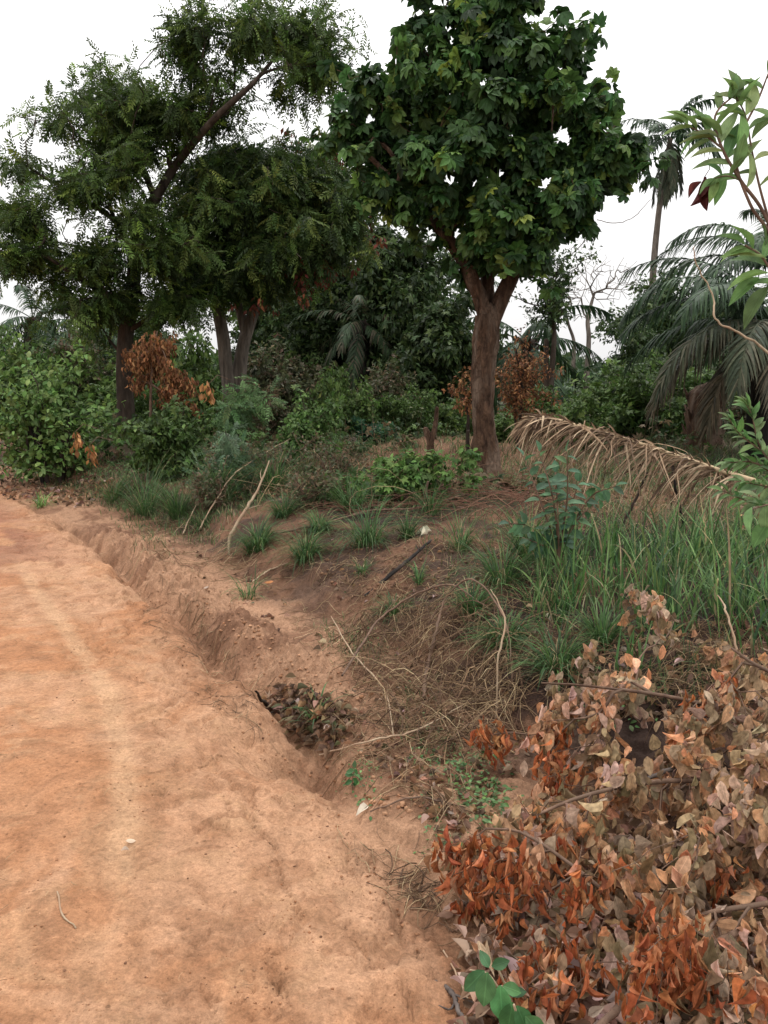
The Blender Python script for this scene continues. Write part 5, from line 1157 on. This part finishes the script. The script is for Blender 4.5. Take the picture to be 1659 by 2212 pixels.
a = Acc(); scatter(a, [leaf_t(.30, 9, .25, .05, curl=1.6, half=2, wav=.05, seed=3, tipsharp=.7, texp=1.1)], np.array([c, c+[-.005, 0, -.01], c+[.006, 0, .004]]), np.array([(-.25, 0, -1), (-.75, .2, -.8), (.1, .1, -1.)]), np.array([(.6, -1, .1), (-.9, -1, .2), (-.6, -1, 0)]), np.array([.075, .05, .09]), np.array([(.10, .03, .028), (.13, .04, .035), (.09, .028, .025)]))
a.build('dead_leaves', M['dead'], root)
# leafy shoot at the right edge
Yq = 3.6; b = np.array([2.35, 3.7, 0.]); b[2] = hz(b[0], b[1])
m1 = [b, at(1800, 1130, Yq), at(1690, 1040, Yq), at(1630, 1000, Yq), at(1570, 1000, Yq)]; m2 = [at(1700, 1050, Yq), at(1650, 980, Yq), at(1600, 940, Yq), at(1575, 905, Yq)]; m3 = [at(1700, 1060, Yq), at(1650, 1050, Yq), at(1600, 1040, Yq)]; m4 = [at(1700, 1080, Yq-.4), at(1659, 1090, Yq-.5), at(1625, 1100, Yq-.5)]
m5 = [at(1690, 1040, Yq), at(1640, 960, Yq), at(1625, 900, Yq), at(1610, 870, Yq)]; m6 = [at(1700, 1080, Yq), at(1640, 1090, Yq), at(1560, 1060, Yq)]
lv = along(m1, 24, .075, .6, .55, .1, .9)+along(m2, 22, .07, .6, .2, .0, .9)+along(m3, 16, .08, .7, .2, .2, .7)+along(m5, 20, .07, .5, .2, 0, 1.)+along(m6, 16, .085, .6, .2, .1, .9)+[(at(1625, 1095, Yq-.5), (-.3, -.2, -1), .11), (at(1655, 1090, Yq-.5), (-.1, -.2, -1), .12), (at(1640, 1080, Yq-.5), (-.7, -.1, .5), .09), (at(1659, 1130, Yq-.5), (-.6, -.2, -.8), .11)]
sapling('shrub', 'leafy pale green shoot at the right edge in front of the dry frond butt', 'shrub', [(m1, [.011, .008, .006, .004, .002]), (m2, [.005, .003, .002]), (m3, [.004, .002]), (m4, [.004, .002]), (m5, [.004, .002]), (m6, [.004, .002])], lv, LANCE+NEARL[:1], [(.16, .25, .10), (.20, .30, .14), (.10, .20, .06)], base=b)
# thin wild vine loops against the sky at right
stick('thin bare vine looping down in front of the greyish palm fronds', px_poly([(1700, 790, 5), (1600, 720, 5), (1545, 690, 5), (1540, 640, 5.1), (1505, 570, 5.1), (1500, 530, 5.1)], 5), [.008, .007, .006, .005, .004, .002], 'twig_pale', 30, .004, name='vine', group=None)
stick('fine vine sagging across the sky between the right tree and tall palm', px_poly([(1290, 475), (1330, 482), (1370, 468), (1405, 430)], 12), [.006, .006, .005, .004], 'twig', 16, .004, name='vine', group=None)

# ================================================================== PART 7: foreground cut branches with dead leaves
DEADL = [leaf_t(w_, 7, dr, .16, half=2, curl=c, wav=wv_, seed=i, tipsharp=.72, texp=te, rag=rg) for i, (c, w_, dr, wv_, te, rg) in enumerate(((.05, .6, .2, .02, .92, .1), (.25, .56, .35, .03, .9, .2), (-.2, .62, .1, .02, 1.0, .15),
         (.45, .5, .55, .05, .92, .25), (.1, .52, -.15, .03, .85, .1), (.9, .42, .5, .07, .95, .3), (1.1, .36, .7, .08, .9, .3), (.6, .5, .0, .09, 1.05, .45)))]
SHRIV = [leaf_t(w_, 7, dr, .07, half=2, curl=1.2, wav=.03, seed=10+i) for i, (w_, dr) in enumerate(((.17, .4), (.22, .7), (.14, .1), (.26, .5), (.18, -.3)))]
TAN = [(.50, .30, .175), (.58, .335, .195), (.44, .29, .17), (.32, .23, .135), (.50, .34, .26), (.60, .30, .155), (.38, .29, .20), (.24, .17, .10)]
RUST = [(.43, .145, .058), (.33, .10, .042), (.50, .22, .10), (.23, .08, .036), (.38, .19, .10)]
def ray_pts(poly, n, f0, f1, ch=4):
    """sprays: each a short chain of twig ends hanging down from its centre"""
    out_ = []
    for px, py in scat_px(poly, max(2, int(n*.70)//ch)):
        g = G(px, py); o = np.array([0, 0, H_CAM]); c = o+(g-o)*(f0+(f1-f0)*rng.random()**1.3); az = rng.uniform(0, 2*pi)
        for k in range(ch):
            p = c+np.array([cos(az)*.045*k, sin(az)*.045*k, -.012*k*k])+rng.normal(0, .014, 3); p[2] = max(p[2], hz(p[0], p[1])+.03); out_.append(p)
    return np.array(out_)
def dead_branch(label, origin, mids, tan_polys, rust_spots, r0=.013, bark='twig'):
    root = empty('dead_branch', origin, label, 'dead branch', 'cut branches with dead leaves')
    att = np.vstack([ray_pts(pl_, n, f0, f1) for pl_, n, f0, f1 in tan_polys]); nt_ = len(att)
    rs = []
    for px, py, n, f, sp in rust_spots:
        c = G(px, py); o = np.array([0, 0, H_CAM]); c = o+(c-o)*f; n = max(2, int(n*.55)); rs.append(c+rng.normal(0, sp, (n, 3))*[1, .8, 1.25])
    allp = np.vstack([att]+rs) if rs else att
    trunk = spline([origin]+mids, 14)
    P, par, r, tips = grow([(trunk, np.linspace(r0, r0*.4, 14))], allp, .09, .35, .12, .0016, 2.0)
    r = np.minimum(r, r0)
    skin(P, par, r, kbig=7, big=.008).build('branch', M[bark], root)
    a = Acc(); tp = P[tips]
    isr = np.array([np.min(np.linalg.norm(np.vstack(rs)-p, axis=1)) < .03 if rs else False for p in tp])
    # whole leaves hang in fans from the twig ends
    q = tp[~isr]; k = 8; n = len(q)*k; base = np.repeat(q, k, 0)+rng.normal(0, .030, (n, 3)); fan_ = np.repeat(rng.normal(0, .35, (len(q), 3)), k, 0)
    d = fan_*[1, 1, .4]+rng.normal(0, .36, (n, 3))+[0, -.05, -1.0]; up = rng.normal(0, .55, (n, 3))+[-.1, -.75, .45]
    tone = np.repeat(rng.integers(0, len(TAN), len(q)), k); mixc = rng.integers(0, len(TAN), n); ti = np.where(rng.random(n) < .6, tone, mixc)
    c = np.clip(np.array(TAN)[ti]*(1+rng.normal(0, .14, (n, 1)))*(1+rng.normal(0, .04, (n, 3))), .02, .8)
    scatter(a, DEADL, base, d, up, .070*rng.uniform(.42, 1.25, n), c)
    a.build('dead_leaves', M['dead'], root)
    if rs:
        a = Acc(); q = tp[isr]; k = 10; n = len(q)*k; base = np.repeat(q, k, 0)+rng.normal(0, .026, (n, 3))
        scatter(a, SHRIV, base, rng.normal(0, .33, (n, 3))+[0, 0, -1.], rng.normal(0, .8, (n, 3))+[-.1, -.5, .4], .056*rng.uniform(.6, 1.3, n), pick_cols(n, RUST, (4, 3, 2, 2, 2), .16))
        o = a.build('shrivelled_leaves', M['dead'], root); o['label'] = 'rust red shrivelled leaves in curled bunches'
    return root
o1 = at(1850, 1560, 3.3); o1[2] = hz(o1[0], o1[1])+.1
dead_branch('topmost cut branch of orange tan leaves spreading toward the lower grass tufts', o1, [at(1700, 1560, 3.3), at(1560, 1530, 3.35), at(1420, 1500, 3.35), at(1260, 1480, 3.3), at(1170, 1475, 3.25)],
    [([(1130, 1480), (1260, 1440), (1340, 1450), (1420, 1560), (1400, 1660), (1250, 1600), (1120, 1560)], 70, .84, .93), ([(1265, 1400), (1370, 1400), (1380, 1490), (1290, 1480)], 14, .84, .92), ([(1372, 1278), (1418, 1272), (1420, 1325), (1385, 1330)], 26, .77, .785),
     ([(1400, 1480), (1540, 1500), (1659, 1520), (1659, 1700), (1450, 1700)], 90, .82, .92)], [(1065, 1600, 17, .90, .035), (1180, 1600, 15, .88, .04), (1185, 1660, 13, .88, .035), (1245, 1640, 5, .88, .03)])
o2 = at(1880, 1500, 3.4); o2[2] = hz(o2[0], o2[1])+.1
dead_branch('short cut branch of tan leaves rising at the right edge below the tall grass', o2, [at(1750, 1480, 3.3), at(1640, 1440, 3.2), at(1580, 1400, 3.2)],
    [([(1540, 1370), (1620, 1370), (1650, 1480), (1620, 1560), (1500, 1480)], 40, .80, .90), ([(1600, 1540), (1700, 1500), (1720, 1700), (1620, 1680)], 24, .8, .9)], [(1510, 1495, 7, .84, .03), (1600, 1480, 3, .82, .02)])
o3 = at(1900, 1900, 2.5); o3[2] = hz(o3[0], o3[1])+.05
dead_branch('large middle cut branch with drooping khaki and tan leaves', o3, [at(1700, 1740, 2.7), at(1560, 1690, 2.75), at(1400, 1690, 2.75), at(1260, 1720, 2.7), at(1160, 1760, 2.65)],
    [([(1120, 1640), (1300, 1600), (1500, 1680), (1659, 1680), (1700, 1880), (1500, 1900), (1350, 1890), (1200, 1840), (1110, 1760)], 210, .80, .95), ([(1250, 1870), (1500, 1880), (1480, 2010), (1290, 1990)], 60, .86, .96)],
    [(1190, 1770, 6, .86, .03), (1275, 1900, 9, .86, .035), (1300, 1880, 5, .86, .03), (1210, 1830, 5, .88, .03), (1560, 1890, 6, .84, .03)], .014)
o4 = at(1620, 2150, 2.1); o4[2] = hz(o4[0], o4[1])+.03
dead_branch('lower left cut branch tipped with rust red shrivelled bunches beside the road', o4, [at(1400, 2000, 2.25), at(1250, 1880, 2.35), at(1130, 1800, 2.45), at(1050, 1790, 2.45)],
    [([(1040, 1760), (1140, 1740), (1180, 1860), (1060, 1880)], 24, .84, .93), ([(1000, 1960), (1180, 1930), (1200, 2010), (1040, 2040)], 14, .88, .96)],
    [(1010, 1840, 15, .90, .045), (1060, 1900, 15, .90, .05), (1130, 1880, 14, .88, .05), (1000, 1930, 9, .93, .04), (1110, 1970, 7, .92, .035), (1170, 1930, 6, .90, .03)], .009)
o5 = at(1900, 2000, 2.1); o5[2] = hz(o5[0], o5[1])+.05
dead_branch('nearest cut branch with bright rust bunches and tan leaves at the lower right', o5, [at(1740, 1960, 2.15), at(1600, 1960, 2.15), at(1480, 1990, 2.15), at(1360, 2080, 2.1)],
    [([(1440, 1900), (1640, 1900), (1700, 2080), (1560, 2110), (1480, 2010)], 50, .82, .93), ([(1480, 2080), (1720, 2060), (1720, 2260), (1500, 2240)], 34, .88, .96), ([(1250, 2050), (1400, 2040), (1380, 2120), (1260, 2110)], 8, .9, .96)],
    [(1430, 2000, 12, .82, .035), (1470, 2060, 14, .82, .04), (1430, 2100, 11, .83, .04), (1350, 2090, 5, .86, .03), (1250, 2140, 5, .9, .03), (1400, 2190, 3, .86, .03), (1540, 2180, 4, .86, .03)], .011)
o6 = at(1500, 2380, 1.75); o6[2] = hz(o6[0], o6[1])+.03
dead_branch('small cut sprig with orange leaves at the bottom next to the green sapling', o6, [at(1330, 2250, 1.9), at(1210, 2180, 2.0), at(1130, 2110, 2.1)],
    [([(1080, 2060), (1200, 2030), (1260, 2110), (1140, 2150)], 18, .90, .97)], [(1110, 2110, 7, .93, .025), (1190, 2060, 6, .92, .025), (1230, 2030, 4, .92, .025), (1170, 2140, 4, .93, .025)], .008)
stick('grey bare limb curving up through the dead leaves', [G(1350, 2160)+[0, 0, .02], at(1360, 2080, 2.25), at(1395, 1990, 2.4), at(1440, 1950, 2.5), at(1560, 1960, 2.5)], [.011, .010, .010, .010, .012], 'twig_grey', side=1)
stick('brown straight branch slanting up from the bottom edge through the leaves', [at(1230, 2290, 1.65), at(1330, 2180, 1.8), at(1430, 2100, 1.95), at(1600, 2010, 2.1)], [.009, .010, .010, .009], 'twig', side=2)
stick('grey limb running out to the right edge above the khaki leaves', [at(1400, 1680, 2.85), at(1500, 1650, 2.9), at(1600, 1690, 2.85), at(1720, 1750, 2.7)], [.008, .011, .013, .015], 'twig_grey', side=2)
stick('curved grey limb just below the upper grey one at the right edge', [at(1500, 1740, 2.7), at(1580, 1700, 2.75), at(1640, 1730, 2.7), at(1720, 1850, 2.6)], [.006, .009, .011, .013], 'twig_grey', side=1)
